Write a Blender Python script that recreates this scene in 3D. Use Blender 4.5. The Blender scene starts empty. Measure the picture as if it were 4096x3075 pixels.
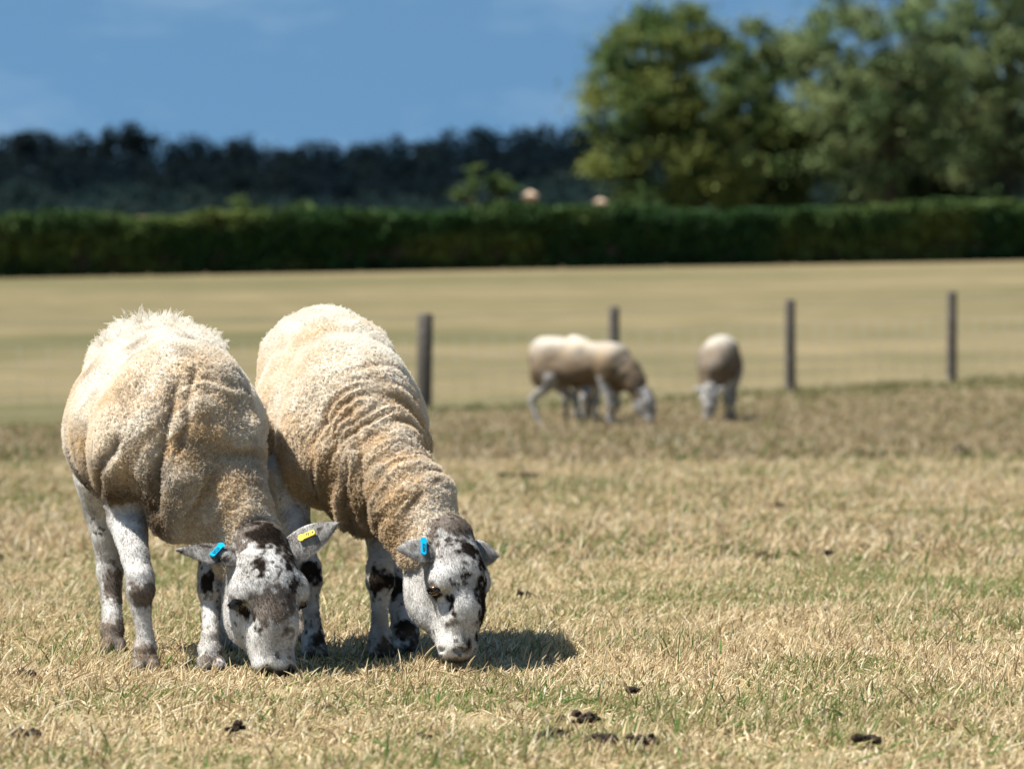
import bpy, math, random
import numpy as np
from mathutils import Vector, Matrix

random.seed(7)
RNG = np.random.default_rng(11)
scene = bpy.context.scene
R = math.radians

# ------------------------------------------------------------------ camera
CAM_H, FPX = 0.72, 4950.0
cam = bpy.data.cameras.new('camera')
cam_ob = bpy.data.objects.new('camera', cam)
scene.collection.objects.link(cam_ob)
cam.sensor_width = 36.0
cam.lens = FPX * 36.0 / 1024.0
cam.clip_start = 0.1
cam.clip_end = 6000
cam_ob.location = (0, 0, CAM_H)
cam_ob.rotation_euler = (R(90) - math.atan(39.0 / FPX), 0, 0)
cam.dof.use_dof = True
cam.dof.focus_distance = 10.90
cam.dof.aperture_fstop = 6.9
scene.camera = cam_ob

# ------------------------------------------------------------------ world + sun
SUN_EL, SUN_AZ = 58.0, 16.0           # elevation; degrees towards the viewer from straight left
sun_vec = Vector((-math.cos(R(SUN_EL)) * math.cos(R(SUN_AZ)), -math.cos(R(SUN_EL)) * math.sin(R(SUN_AZ)), math.sin(R(SUN_EL))))
world = bpy.data.worlds.new('World'); scene.world = world
world.use_nodes = True
nt = world.node_tree; nt.nodes.clear()
out = nt.nodes.new('ShaderNodeOutputWorld')
bg = nt.nodes.new('ShaderNodeBackground'); bg.inputs['Strength'].default_value = 0.060
sky = nt.nodes.new('ShaderNodeTexSky'); sky.sky_type = 'NISHITA'; sky.sun_disc = False
sky.sun_elevation = R(SUN_EL); sky.sun_rotation = math.atan2(sun_vec.x, sun_vec.y)
sky.air_density = 1.0; sky.dust_density = 0.3; sky.ozone_density = 0.35
tc = nt.nodes.new('ShaderNodeTexCoord')
lift = nt.nodes.new('ShaderNodeVectorMath'); lift.operation = 'ADD'; lift.inputs[1].default_value = (0, 0, 0.40)
nrm = nt.nodes.new('ShaderNodeVectorMath'); nrm.operation = 'NORMALIZE'
nt.links.new(tc.outputs['Generated'], lift.inputs[0]); nt.links.new(lift.outputs[0], nrm.inputs[0])
nt.links.new(nrm.outputs[0], sky.inputs['Vector'])
mp = nt.nodes.new('ShaderNodeMapping'); mp.inputs['Scale'].default_value = (16, 16, 48)
cn = nt.nodes.new('ShaderNodeTexNoise'); cn.inputs['Scale'].default_value = 1.0; cn.inputs['Detail'].default_value = 5; cn.inputs['Roughness'].default_value = 0.55
nt.links.new(tc.outputs['Generated'], mp.inputs[0]); nt.links.new(mp.outputs[0], cn.inputs['Vector'])
cr = nt.nodes.new('ShaderNodeValToRGB'); cr.color_ramp.elements[0].position = 0.50; cr.color_ramp.elements[1].position = 0.80
cr.color_ramp.elements[0].color = (0, 0, 0, 1); cr.color_ramp.elements[1].color = (0.22, 0.22, 0.22, 1)
nt.links.new(cn.outputs['Fac'], cr.inputs[0])
mixc = nt.nodes.new('ShaderNodeMix'); mixc.data_type = 'RGBA'
mixc.inputs[7].default_value = (7.5, 8.5, 9.0, 1)
nt.links.new(cr.outputs[0], mixc.inputs[0]); 
tint = nt.nodes.new('ShaderNodeMix'); tint.data_type = 'RGBA'; tint.blend_type = 'MULTIPLY'; tint.inputs[0].default_value = 1.0
tint.inputs[7].default_value = (0.80, 1.08, 1.10, 1)      # the cool teal cast of the photograph's sky
nt.links.new(sky.outputs[0], tint.inputs[6]); nt.links.new(tint.outputs[2], mixc.inputs[6])
nt.links.new(mixc.outputs[2], bg.inputs['Color']); nt.links.new(bg.outputs[0], out.inputs[0])

sun = bpy.data.lights.new('sun', 'SUN'); sun.energy = 5.0; sun.angle = R(0.5); sun.color = (1.0, 0.955, 0.88)
sun_ob = bpy.data.objects.new('sun', sun); scene.collection.objects.link(sun_ob)
sun_ob.rotation_euler = (-sun_vec).to_track_quat('-Z', 'Y').to_euler()

vs = scene.view_settings
vs.view_transform = 'Standard'; vs.look = 'None'; vs.exposure = 1.1; vs.gamma = 1.0; vs.use_curve_mapping = False
scene.render.engine = 'CYCLES'
scene.cycles.use_denoising = True
scene.cycles.max_bounces = 6; scene.cycles.diffuse_bounces = 2; scene.cycles.glossy_bounces = 2
scene.cycles.transmission_bounces = 2; scene.cycles.transparent_max_bounces = 4
scene.cycles.sample_clamp_indirect = 4.0
try:
    scene.cycles_curves.shape = 'RIBBONS'
except Exception:
    pass

# ------------------------------------------------------------------ helpers
C = scene.collection
def new_mesh(name, V, F, mat=None, parent=None, smooth=True, cols=None, col_domain='POINT'):
    me = bpy.data.meshes.new(name)
    V = np.asarray(V, np.float32)
    if isinstance(F, np.ndarray):
        n, k = F.shape
        me.vertices.add(len(V)); me.vertices.foreach_set('co', V.ravel())
        me.loops.add(n * k); me.loops.foreach_set('vertex_index', F.astype(np.int32).ravel())
        me.polygons.add(n); me.polygons.foreach_set('loop_start', np.arange(0, n * k, k, dtype=np.int32))
        me.update(calc_edges=True)
    else:
        me.from_pydata([tuple(map(float, v)) for v in V], [], [tuple(map(int, f)) for f in F])
    if smooth:
        me.polygons.foreach_set('use_smooth', np.ones(len(me.polygons), bool))
    if cols is not None:
        a = me.attributes.new('coat', 'FLOAT_COLOR', col_domain)
        c4 = np.ones((len(cols), 4), np.float32); c4[:, :3] = cols
        a.data.foreach_set('color', c4.ravel())
    if mat: me.materials.append(mat)
    ob = bpy.data.objects.new(name, me); C.objects.link(ob)
    if parent: ob.parent = parent
    return ob

def strands(name, P, rad, cols, mat, parent=None):
    """P (n,k,3) points, rad (n,k), cols (n,3) -> one hair curves object"""
    n, k, _ = P.shape
    cu = bpy.data.hair_curves.new(name)
    cu.add_curves([k] * n)
    cu.attributes['position'].data.foreach_set('vector', P.astype(np.float32).ravel())
    a = cu.attributes.get('radius') or cu.attributes.new('radius', 'FLOAT', 'POINT')
    a.data.foreach_set('value', rad.astype(np.float32).ravel())
    c4 = np.ones((n, 4), np.float32); c4[:, :3] = cols
    b = cu.attributes.new('coat', 'FLOAT_COLOR', 'CURVE'); b.data.foreach_set('color', c4.ravel())
    cu.materials.append(mat)
    ob = bpy.data.objects.new(name, cu); C.objects.link(ob)
    if parent: ob.parent = parent
    return ob

def tag(o, label=None, cat=None, group=None, kind=None):
    if label: o['label'] = label
    if cat: o['category'] = cat
    if group: o['group'] = group
    if kind: o['kind'] = kind
    return o

def empty(name, loc=(0, 0, 0), rz=0.0):
    o = bpy.data.objects.new(name, None); C.objects.link(o)
    o.location = loc; o.rotation_euler = (0, 0, rz); o.empty_display_size = 0.1
    return o

_TAB = np.random.default_rng(5).random((4, 64, 64, 64)).astype(np.float32).reshape(4, -1)
def _look(ix, iy, iz, s=0):
    return _TAB[s & 3][(((ix + 17 * s) & 63) << 12) + (((iy + 29 * s) & 63) << 6) + ((iz + 7 * s) & 63)]

def vnoise(P, s=0):
    """value noise, about -1..1"""
    P = np.asarray(P, np.float32)
    I = np.floor(P).astype(np.int32); f = P - I
    u = f * f * f * (f * (f * 6 - 15) + 10)
    r = np.zeros(len(P), np.float32)
    for dx in (0, 1):
        wx = u[:, 0] if dx else 1 - u[:, 0]
        for dy in (0, 1):
            wy = wx * (u[:, 1] if dy else 1 - u[:, 1])
            for dz in (0, 1):
                r += wy * (u[:, 2] if dz else 1 - u[:, 2]) * _look(I[:, 0] + dx, I[:, 1] + dy, I[:, 2] + dz, s)
    return r * 2 - 1

def fbm(P, o=3, s=0):
    P = np.asarray(P, np.float64); r = 0; a = 0.5
    for i in range(o):
        r = r + a * vnoise(P * 2 ** i + 13.7 * i, s + i); a *= 0.5
    return r

def worley(P, s=0):
    P = np.asarray(P, np.float32)
    I = np.floor(P).astype(np.int32); best = np.full(len(P), 9.0, np.float32)
    for dx in (-1, 0, 1):
        for dy in (-1, 0, 1):
            for dz in (-1, 0, 1):
                a, b, c = I[:, 0] + dx, I[:, 1] + dy, I[:, 2] + dz
                q = (a + _look(a, b, c, s) - P[:, 0]) ** 2 + (b + _look(a, b, c, s + 1) - P[:, 1]) ** 2 + (c + _look(a, b, c, s + 2) - P[:, 2]) ** 2
                best = np.minimum(best, q)
    return np.sqrt(best)

def sst(a, b, x):
    t = np.clip((x - a) / (b - a), 0, 1); return t * t * (3 - 2 * t)

def mixv(a, b, t):
    return np.asarray(a) * (1 - t[:, None]) + np.asarray(b) * t[:, None]

# ------------------------------------------------------------------ materials
def mat_base(name, rough=0.9, spec=0.2):
    m = bpy.data.materials.new(name); m.use_nodes = True
    b = m.node_tree.nodes['Principled BSDF']
    b.inputs['Roughness'].default_value = rough
    b.inputs['Specular IOR Level'].default_value = spec
    return m, m.node_tree, b

def mat_attr(name, rough=0.9, spec=0.15, noise=None, amount=0.25, bump=0.0, trans=0.0, sheen=0.0):
    """base colour from the 'coat' attribute, varied by a fine noise"""
    m, t, b = mat_base(name, rough, spec)
    at = t.nodes.new('ShaderNodeAttribute'); at.attribute_name = 'coat'
    src = at.outputs['Color']
    if noise:
        tcn = t.nodes.new('ShaderNodeTexCoord')
        n = t.nodes.new('ShaderNodeTexNoise'); n.inputs['Scale'].default_value = noise; n.inputs['Detail'].default_value = 4
        t.links.new(tcn.outputs['Object'], n.inputs['Vector'])
        mr = t.nodes.new('ShaderNodeMapRange'); mr.inputs[1].default_value = 0.25; mr.inputs[2].default_value = 0.75
        mr.inputs[3].default_value = 1 - amount; mr.inputs[4].default_value = 1 + amount
        t.links.new(n.outputs['Fac'], mr.inputs[0])
        mx = t.nodes.new('ShaderNodeMix'); mx.data_type = 'RGBA'; mx.blend_type = 'MULTIPLY'; mx.inputs[0].default_value = 1
        t.links.new(src, mx.inputs[6]); t.links.new(mr.outputs[0], mx.inputs[7])
        src = mx.outputs[2]
        if bump:
            bp = t.nodes.new('ShaderNodeBump'); bp.inputs['Strength'].default_value = bump; bp.inputs['Distance'].default_value = 0.004
            t.links.new(n.outputs['Fac'], bp.inputs['Height']); t.links.new(bp.outputs[0], b.inputs['Normal'])
    t.links.new(src, b.inputs['Base Color'])
    if sheen:
        b.inputs['Sheen Weight'].default_value = sheen; b.inputs['Sheen Roughness'].default_value = 0.5
    if trans:
        tr = t.nodes.new('ShaderNodeBsdfTranslucent'); t.links.new(src, tr.inputs['Color'])
        ms = t.nodes.new('ShaderNodeMixShader'); ms.inputs[0].default_value = trans
        o = t.nodes['Material Output']
        t.links.new(b.outputs[0], ms.inputs[1]); t.links.new(tr.outputs[0], ms.inputs[2]); t.links.new(ms.outputs[0], o.inputs['Surface'])
    return m

def mat_plain(name, col, rough=0.8, spec=0.3, noise=None, amount=0.25, bump=0.0, dist=0.01):
    m, t, b = mat_base(name, rough, spec)
    if not noise:
        b.inputs['Base Color'].default_value = (*col, 1); return m
    tcn = t.nodes.new('ShaderNodeTexCoord')
    n = t.nodes.new('ShaderNodeTexNoise'); n.inputs['Scale'].default_value = noise; n.inputs['Detail'].default_value = 5
    t.links.new(tcn.outputs['Object'], n.inputs['Vector'])
    rp = t.nodes.new('ShaderNodeValToRGB')
    rp.color_ramp.elements[0].position = 0.3; rp.color_ramp.elements[1].position = 0.7
    rp.color_ramp.elements[0].color = (*[c * (1 - amount) for c in col], 1); rp.color_ramp.elements[1].color = (*[min(1, c * (1 + amount)) for c in col], 1)
    t.links.new(n.outputs['Fac'], rp.inputs[0]); t.links.new(rp.outputs[0], b.inputs['Base Color'])
    if bump:
        bp = t.nodes.new('ShaderNodeBump'); bp.inputs['Strength'].default_value = bump; bp.inputs['Distance'].default_value = dist
        t.links.new(n.outputs['Fac'], bp.inputs['Height']); t.links.new(bp.outputs[0], b.inputs['Normal'])
    return m

M_BODY = mat_attr('sheep_coat', 1.0, 0.0, noise=260, amount=0.10, bump=0.22, sheen=0.0)
M_STRAND = mat_attr('wool_strand', 1.0, 0.0, trans=0.45)
M_GRASS = mat_attr('dry_grass', 0.75, 0.2, trans=0.22)
M_LEAF = mat_attr('leaves', 0.7, 0.2, trans=0.22)
M_WOOD = mat_attr('distant_leaves', 1.0, 0.0, trans=0.45)
M_BARK = mat_plain('bark', (0.055, 0.042, 0.032), 0.95, 0.1, noise=6, bump=0.6)
M_POST = mat_plain('weathered_timber', (0.085, 0.076, 0.066), 0.95, 0.1, noise=30, amount=0.45, bump=0.6)
M_WIRE = mat_plain('galvanised_wire', (0.28, 0.28, 0.28), 0.5, 0.4)
M_DUNG = mat_plain('dung', (0.045, 0.034, 0.024), 0.95, 0.1, noise=60, amount=0.7, bump=0.8)
M_EYE = mat_plain('eye_amber', (0.16, 0.08, 0.025), 0.08, 0.6)
M_PUPIL = mat_plain('eye_pupil', (0.004, 0.004, 0.005), 0.05, 0.6)
M_BLUE = mat_plain('blue_plastic', (0.0, 0.36, 0.62), 0.35, 0.45)
M_YELLOW = mat_plain('yellow_plastic', (0.82, 0.62, 0.05), 0.35, 0.45)
M_INK = mat_plain('tag_ink', (0.03, 0.05, 0.08), 0.6, 0.2)
M_BRICK = mat_plain('orange_brick', (0.42, 0.2, 0.10), 0.9, 0.15, noise=8, amount=0.3)
M_CAP = mat_plain('stone_cap', (0.5, 0.38, 0.27), 0.9, 0.15, noise=8, amount=0.2)

# ------------------------------------------------------------------ terrain
def ground_z(x, y):
    x = np.asarray(x, np.float64); y = np.asarray(y, np.float64)
    s = 2.5
    ramp = 0.03 * s * np.log1p(np.exp(np.clip((y - 49.0) / s, -40, 40)))
    ramp = np.where((y - 49) / s > 39, 0.03 * (y - 49), ramp)
    far = np.clip(y - 900, 0, None); ramp = ramp - 0.03 * far
    side = 0.012 * np.clip(x, -60, 60) * sst(20, 50, y) * (1 - sst(200, 400, y))
    return ramp + side

def at_px(px, py, Y):
    """world point seen at pixel (px,py) of the 1024 frame, at depth Y"""
    return np.array([(px - 512) / FPX * Y, Y, CAM_H - (py - 345) / FPX * Y])

ys = np.concatenate([np.linspace(-40, 5, 12), np.linspace(6, 30, 130), np.linspace(30.5, 170, 160), np.geomspace(172, 4000, 60)])
xs = np.concatenate([-np.geomspace(1800, 12, 26), np.linspace(-11, 11, 90), np.geomspace(12, 1800, 26)])
XX, YY = np.meshgrid(xs, ys)
Pg = np.stack([XX.ravel(), YY.ravel(), 0 * XX.ravel()], 1)
bump_near = 0.012 * vnoise(Pg * (2.2, 1.6, 1), 3) + 0.006 * vnoise(Pg * 6, 4)
def micro(x, y):
    P = np.stack([x, y, 0 * x], 1)
    return (0.012 * vnoise(P * (2.2, 1.6, 1), 3)) * (1 - sst(30, 60, y))
Zg = ground_z(Pg[:, 0], Pg[:, 1]) + micro(Pg[:, 0], Pg[:, 1])
Pg[:, 2] = Zg
ny, nx = XX.shape
ii = np.arange(ny * nx).reshape(ny, nx)
Fg = np.stack([ii[:-1, :-1].ravel(), ii[:-1, 1:].ravel(), ii[1:, 1:].ravel(), ii[1:, :-1].ravel()], 1)

def ground_material():
    m, t, b = mat_base('pasture', 1.0, 0.05)
    L = t.links.new
    geo = t.nodes.new('ShaderNodeNewGeometry')
    sep = t.nodes.new('ShaderNodeSeparateXYZ'); L(geo.outputs['Position'], sep.inputs[0])
    def noise(scale, detail=4, stretch=(1, 1, 1), rough=0.55):
        mpp = t.nodes.new('ShaderNodeMapping'); mpp.inputs['Scale'].default_value = stretch
        L(geo.outputs['Position'], mpp.inputs[0])
        n = t.nodes.new('ShaderNodeTexNoise'); n.inputs['Scale'].default_value = scale; n.inputs['Detail'].default_value = detail; n.inputs['Roughness'].default_value = rough
        L(mpp.outputs[0], n.inputs['Vector']); return n.outputs['Fac']
    def ramp(fac, stops):
        r = t.nodes.new('ShaderNodeValToRGB')
        while len(r.color_ramp.elements) < len(stops): r.color_ramp.elements.new(0.5)
        for e, (p, c) in zip(r.color_ramp.elements, stops): e.position = p; e.color = (*c, 1)
        L(fac, r.inputs[0]); return r.outputs[0]
    def mix(f, a, bb, mode='MIX'):
        n = t.nodes.new('ShaderNodeMix'); n.data_type = 'RGBA'; n.blend_type = mode
        if isinstance(f, float): n.inputs[0].default_value = f
        else: L(f, n.inputs[0])
        L(a, n.inputs[6]); L(bb, n.inputs[7]); return n.outputs[2]
    def step(a, bb, src):
        n = t.nodes.new('ShaderNodeMapRange'); n.interpolation_type = 'SMOOTHSTEP'
        n.inputs[1].default_value = a; n.inputs[2].default_value = bb; L(src, n.inputs[0]); return n.outputs[0]
    # grazed near pasture: thatch between the blades
    near = ramp(noise(5, 6, (1, 0.6, 1)), [(0.3, (0.12, 0.10, 0.05)), (0.5, (0.22, 0.175, 0.095)), (0.7, (0.30, 0.24, 0.14))])
    # mown field beyond the fence, in long pale and olive swathes
    far = ramp(noise(0.11, 3, (0.45, 1.0, 1)), [(0.34, (0.108, 0.100, 0.050)), (0.5, (0.147, 0.125, 0.069)), (0.66, (0.185, 0.150, 0.086))])
    fine = ramp(noise(0.75, 5, (1.0, 0.8, 1), 0.65), [(0.32, (0.74, 0.78, 0.72)), (0.68, (1.14, 1.10, 1.08))])
    far = mix(1.0, far, fine, 'MULTIPLY')
    # fence line along y = 50 + 1.19*(x+.9): greener strip
    ma = t.nodes.new('ShaderNodeMath'); ma.operation = 'MULTIPLY_ADD'; ma.inputs[1].default_value = -1.18; L(sep.outputs['X'], ma.inputs[0]); L(sep.outputs['Y'], ma.inputs[2])
    c1 = mix(step(50.6, 52.0, ma.outputs[0]), near, far)
    L(c1, b.inputs['Base Color'])
    bp = t.nodes.new('ShaderNodeBump'); bp.inputs['Strength'].default_value = 0.6; bp.inputs['Distance'].default_value = 0.03
    L(noise(14, 5), bp.inputs['Height']); L(bp.outputs[0], b.inputs['Normal'])
    return m
ground = tag(new_mesh('ground', Pg, Fg, ground_material()), 'dry straw coloured pasture rising to the hedge', None, None, 'structure')

# ------------------------------------------------------------------ signed distance sheep
def smin(a, b, k):
    h = np.clip(k - np.abs(a - b), 0, None) / k
    return np.minimum(a, b) - h * h * k * 0.25

class Prim:
    pass
def ell(c, r, A=None, k=0.05):
    p = Prim(); p.t = 'e'; p.c = np.array(c, float); p.r = np.array(r, float); p.A = None if A is None else np.array(A, float); p.k = k
    m = (max(r) if A is not None else np.array(r)) + k + 0.035
    p.lo, p.hi = p.c - m, p.c + m; return p
def cone(a, b, ra, rb, k=0.03):
    p = Prim(); p.t = 'c'; p.a = np.array(a, float); p.b = np.array(b, float); p.ra, p.rb, p.k = ra, rb, k
    m = max(ra, rb) + k + 0.035
    p.lo, p.hi = np.minimum(p.a, p.b) - m, np.maximum(p.a, p.b) + m; return p
def chain(pts, k=0.03):
    return [cone(p[:3], q[:3], p[3], q[3], k) for p, q in zip(pts[:-1], pts[1:])]
def ev(p, X):
    if p.t == 'e':
        q = X - p.c
        if p.A is not None: q = q @ p.A.T
        k0 = np.sqrt(((q / p.r) ** 2).sum(1)); k1 = np.sqrt(((q / p.r ** 2) ** 2).sum(1)) + 1e-9
        return k0 * (k0 - 1) / k1
    ba = p.b - p.a; h = np.clip(((X - p.a) @ ba) / (ba @ ba), 0, 1)
    d = X - p.a - h[:, None] * ba
    return np.sqrt((d * d).sum(1)) - (p.ra + (p.rb - p.ra) * h)
def field(prims, X):
    D = np.full(len(X), 0.08)
    for p in prims:
        m = np.nonzero(((X > p.lo) & (X < p.hi)).all(1))[0]
        if not len(m): continue
        d = ev(p, X[m])
        if getattr(p, 'sub', False):
            a = D[m]; h = np.clip(p.k - np.abs(a + d), 0, None) / p.k
            D[m] = np.maximum(a, -d) + h * h * p.k * 0.25
        else:
            D[m] = smin(D[m], d, p.k)
    return D

def field_grid(prims, ax):
    D = np.full([len(a) for a in ax], 0.08, np.float32)
    for p in prims:
        sl = tuple(slice(max(0, int(np.searchsorted(a, l))), int(np.searchsorted(a, h_))) for a, l, h_ in zip(ax, p.lo, p.hi))
        sub = [a[q] for a, q in zip(ax, sl)]
        if min(len(q) for q in sub) == 0: continue
        X = np.stack(np.meshgrid(*sub, indexing='ij'), -1).reshape(-1, 3)
        d = ev(p, X).reshape([len(q) for q in sub]); a = D[sl]
        if getattr(p, 'sub', False):
            h = np.clip(p.k - np.abs(a + d), 0, None) / p.k; D[sl] = np.maximum(a, -d) + h * h * p.k * 0.25
        else:
            D[sl] = smin(a, d, p.k)
    return D

def surface_nets(Fv, org, h):
    nx, ny, nz = Fv.shape
    S = Fv < 0
    cnt = np.zeros((nx - 1, ny - 1, nz - 1), np.int8)
    offs = [(i, j, k) for i in (0, 1) for j in (0, 1) for k in (0, 1)]
    for (i, j, k) in offs: cnt += S[i:nx - 1 + i, j:ny - 1 + j, k:nz - 1 + k]
    act = np.argwhere((cnt > 0) & (cnt < 8))
    idx = np.full(cnt.shape, -1, np.int64); idx[tuple(act.T)] = np.arange(len(act))
    val = np.stack([Fv[act[:, 0] + i, act[:, 1] + j, act[:, 2] + k] for (i, j, k) in offs], 1)
    acc = np.zeros((len(act), 3)); n = np.zeros(len(act))
    for a in range(8):
        for b in range(a + 1, 8):
            oa, ob = np.array(offs[a]), np.array(offs[b])
            if np.abs(oa - ob).sum() != 1: continue
            fa, fb = val[:, a], val[:, b]
            m = (fa < 0) != (fb < 0)
            t = fa[m] / (fa[m] - fb[m])
            acc[m] += oa + t[:, None] * (ob - oa); n[m] += 1
    V = (act + acc / n[:, None]) * h + org
    quads = []
    for ax in range(3):
        o1, o2 = [(1, 2), (2, 0), (0, 1)][ax]
        sl0 = [slice(None)] * 3; sl1 = [slice(None)] * 3
        sl0[ax] = slice(0, -1); sl1[ax] = slice(1, None)
        A, B = S[tuple(sl0)], S[tuple(sl1)]
        e = np.argwhere(A != B)
        e = e[(e[:, o1] > 0) & (e[:, o2] > 0) & (e[:, o1] < Fv.shape[o1] - 1) & (e[:, o2] < Fv.shape[o2] - 1)]
        flip = A[tuple(e.T)]
        def c(d1, d2):
            q = e.copy(); q[:, o1] -= d1; q[:, o2] -= d2; return idx[tuple(q.T)]
        Q = np.stack([c(1, 1), c(0, 1), c(0, 0), c(1, 0)], 1)
        Q[~flip] = Q[~flip][:, ::-1]
        quads.append(Q)
    return V, np.concatenate(quads)

def subdivide(V, Q):
    n = len(V)
    E = np.stack([Q, np.roll(Q, -1, 1)], 2).reshape(-1, 2); Es = np.sort(E, 1)
    key = Es[:, 0] * (n + 1) + Es[:, 1]
    u, first, inv = np.unique(key, return_index=True, return_inverse=True)
    inv = inv.ravel()
    mid = V[Es[first, 0]] * 0.5 + V[Es[first, 1]] * 0.5
    cen = V[Q].mean(1)
    W = np.concatenate([V, mid, cen]); em = (n + inv).reshape(-1, 4); ci = n + len(u) + np.arange(len(Q))
    out = [np.stack([Q[:, i], em[:, i], ci, em[:, (i + 3) % 4]], 1) for i in range(4)]
    return W, np.concatenate(out)

def grad(fun, X, e=0.0015):
    K = np.array([[1, -1, -1], [-1, -1, 1], [-1, 1, -1], [1, 1, 1]], float)
    g = sum(k[None, :] * fun(X + e * k)[:, None] for k in K)
    return g / (np.linalg.norm(g, axis=1, keepdims=True) + 1e-12)

def unit(v): v = np.asarray(v, float); return v / np.linalg.norm(v)

def head_frame(poll, muzzle, face):
    n = unit(np.asarray(muzzle) - np.asarray(poll)); f = np.asarray(face, float); f = unit(f - n * (f @ n))
    s = np.cross(f, n)        # towards the sheep's own left or right; mirrored parts use both signs
    return n, f, s

def head_prims(poll, n, f, s, sc=1.0):
    A = np.stack([n, f, s])
    H = lambda u, v, w: np.asarray(poll) + sc * (u * n + v * f + w * s)
    L = []
    e = lambda u, v, w, ru, rv, rw, k=0.025: L.append(ell(H(u, v, w), (ru * sc, rv * sc, rw * sc), A, k))
    e(0.045, -0.030, 0, 0.075, 0.072, 0.066)                   # cranium
    e(0.085, 0.000, 0, 0.070, 0.050, 0.060, 0.03)              # forehead
    for w in (-1, 1):
        e(0.108, 0.004, 0.056 * w, 0.040, 0.034, 0.030, 0.022) # brow ridge and orbit
        e(0.115, -0.080, 0.036 * w, 0.075, 0.058, 0.028, 0.03) # cheek
    L += chain([(*H(0.10, 0.002, 0), 0.060 * sc), (*H(0.17, 0.006, 0), 0.050 * sc), (*H(0.245, -0.004, 0), 0.038 * sc)], 0.025)   # nasal bridge, slightly convex
    L += chain([(*H(0.075, -0.105, 0), 0.044 * sc), (*H(0.15, -0.090, 0), 0.044 * sc), (*H(0.235, -0.038, 0), 0.033 * sc)], 0.03)  # lower jaw
    e(0.262, -0.006, 0, 0.030, 0.032, 0.041, 0.02)             # nose pad and upper lip
    e(0.262, -0.034, 0, 0.026, 0.022, 0.031, 0.015)            # chin
    for w in (-1, 1):                                          # nostrils, mouth corner and eye socket hollows
        p = ell(H(0.272, 0.020, 0.024 * w), (0.008 * sc, 0.016 * sc, 0.010 * sc), A, 0.006); p.sub = True; L.append(p)
        p = ell(H(0.265, -0.030, 0.036 * w), (0.004 * sc, 0.020 * sc, 0.012 * sc), A, 0.006); p.sub = True; L.append(p)
        p = ell(H(0.130, -0.001, 0.090 * w), (0.013 * sc, 0.015 * sc, 0.017 * sc), A, 0.014); p.sub = True; L.append(p)
        p = ell(H(0.165, 0.018, 0.060 * w), (0.030 * sc, 0.012 * sc, 0.010 * sc), A, 0.02); p.sub = True; L.append(p)   # tear groove
    return L, H

def ear_mesh(base, tip, up, width, cup, curl=0.0, nu=22, nv=12, th=0.0045):
    """closed leaf-shaped ear from base to tip; up = the normal of its outer face"""
    base, tip = np.asarray(base, float), np.asarray(tip, float)
    L = np.linalg.norm(tip - base); a = (tip - base) / L
    c = unit(np.asarray(up) - a * (np.asarray(up) @ a)); b = np.cross(c, a)
    t = np.linspace(-0.12, 1, nu); v = np.linspace(-1, 1, nv)
    W = width * np.where(t < 0.42, 0.62 + 0.38 * np.sin(np.pi * 0.5 * np.clip((t + 0.12) / 0.54, 0, 1)), np.clip(1 - ((t - 0.42) / 0.585) ** 1.7, 0.02, 1))
    T, Vv = np.meshgrid(t, v, indexing='ij'); Wg = np.repeat(W[:, None], nv, 1)
    mid = base + T[..., None] * L * a + (Vv * Wg)[..., None] * b + ((cup * (1 - Vv ** 2) * Wg) + curl * L * T ** 2)[..., None] * c
    thick = th * np.sqrt(np.clip(1 - Vv ** 2, 0.02, 1)) * (1.15 - 0.75 * np.clip(T, 0, 1))
    top = mid + thick[..., None] * c; bot = mid - thick[..., None] * c
    V = np.concatenate([top.reshape(-1, 3), bot.reshape(-1, 3)])
    i = np.arange(nu * nv).reshape(nu, nv); o = nu * nv
    q = [np.stack([i[:-1, :-1], i[1:, :-1], i[1:, 1:], i[:-1, 1:]], -1).reshape(-1, 4),
         np.stack([i[:-1, :-1], i[:-1, 1:], i[1:, 1:], i[1:, :-1]], -1).reshape(-1, 4) + o]
    ring = np.concatenate([i[0, :], i[1:, -1], i[-1, -2::-1], i[-2:0:-1, 0]])
    r2 = np.roll(ring, -1)
    q.append(np.stack([ring, r2, r2 + o, ring + o], 1))
    return V, np.concatenate(q), (a, b, c, L)

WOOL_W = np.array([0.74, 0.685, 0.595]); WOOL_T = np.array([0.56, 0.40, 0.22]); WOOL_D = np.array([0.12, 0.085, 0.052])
HAIR_W = np.array([0.66, 0.645, 0.62]); HAIR_G = np.array([0.24, 0.222, 0.205]); HAIR_K = np.array([0.026, 0.020, 0.016]); HAIR_B = np.array([0.085, 0.055, 0.034])

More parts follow.
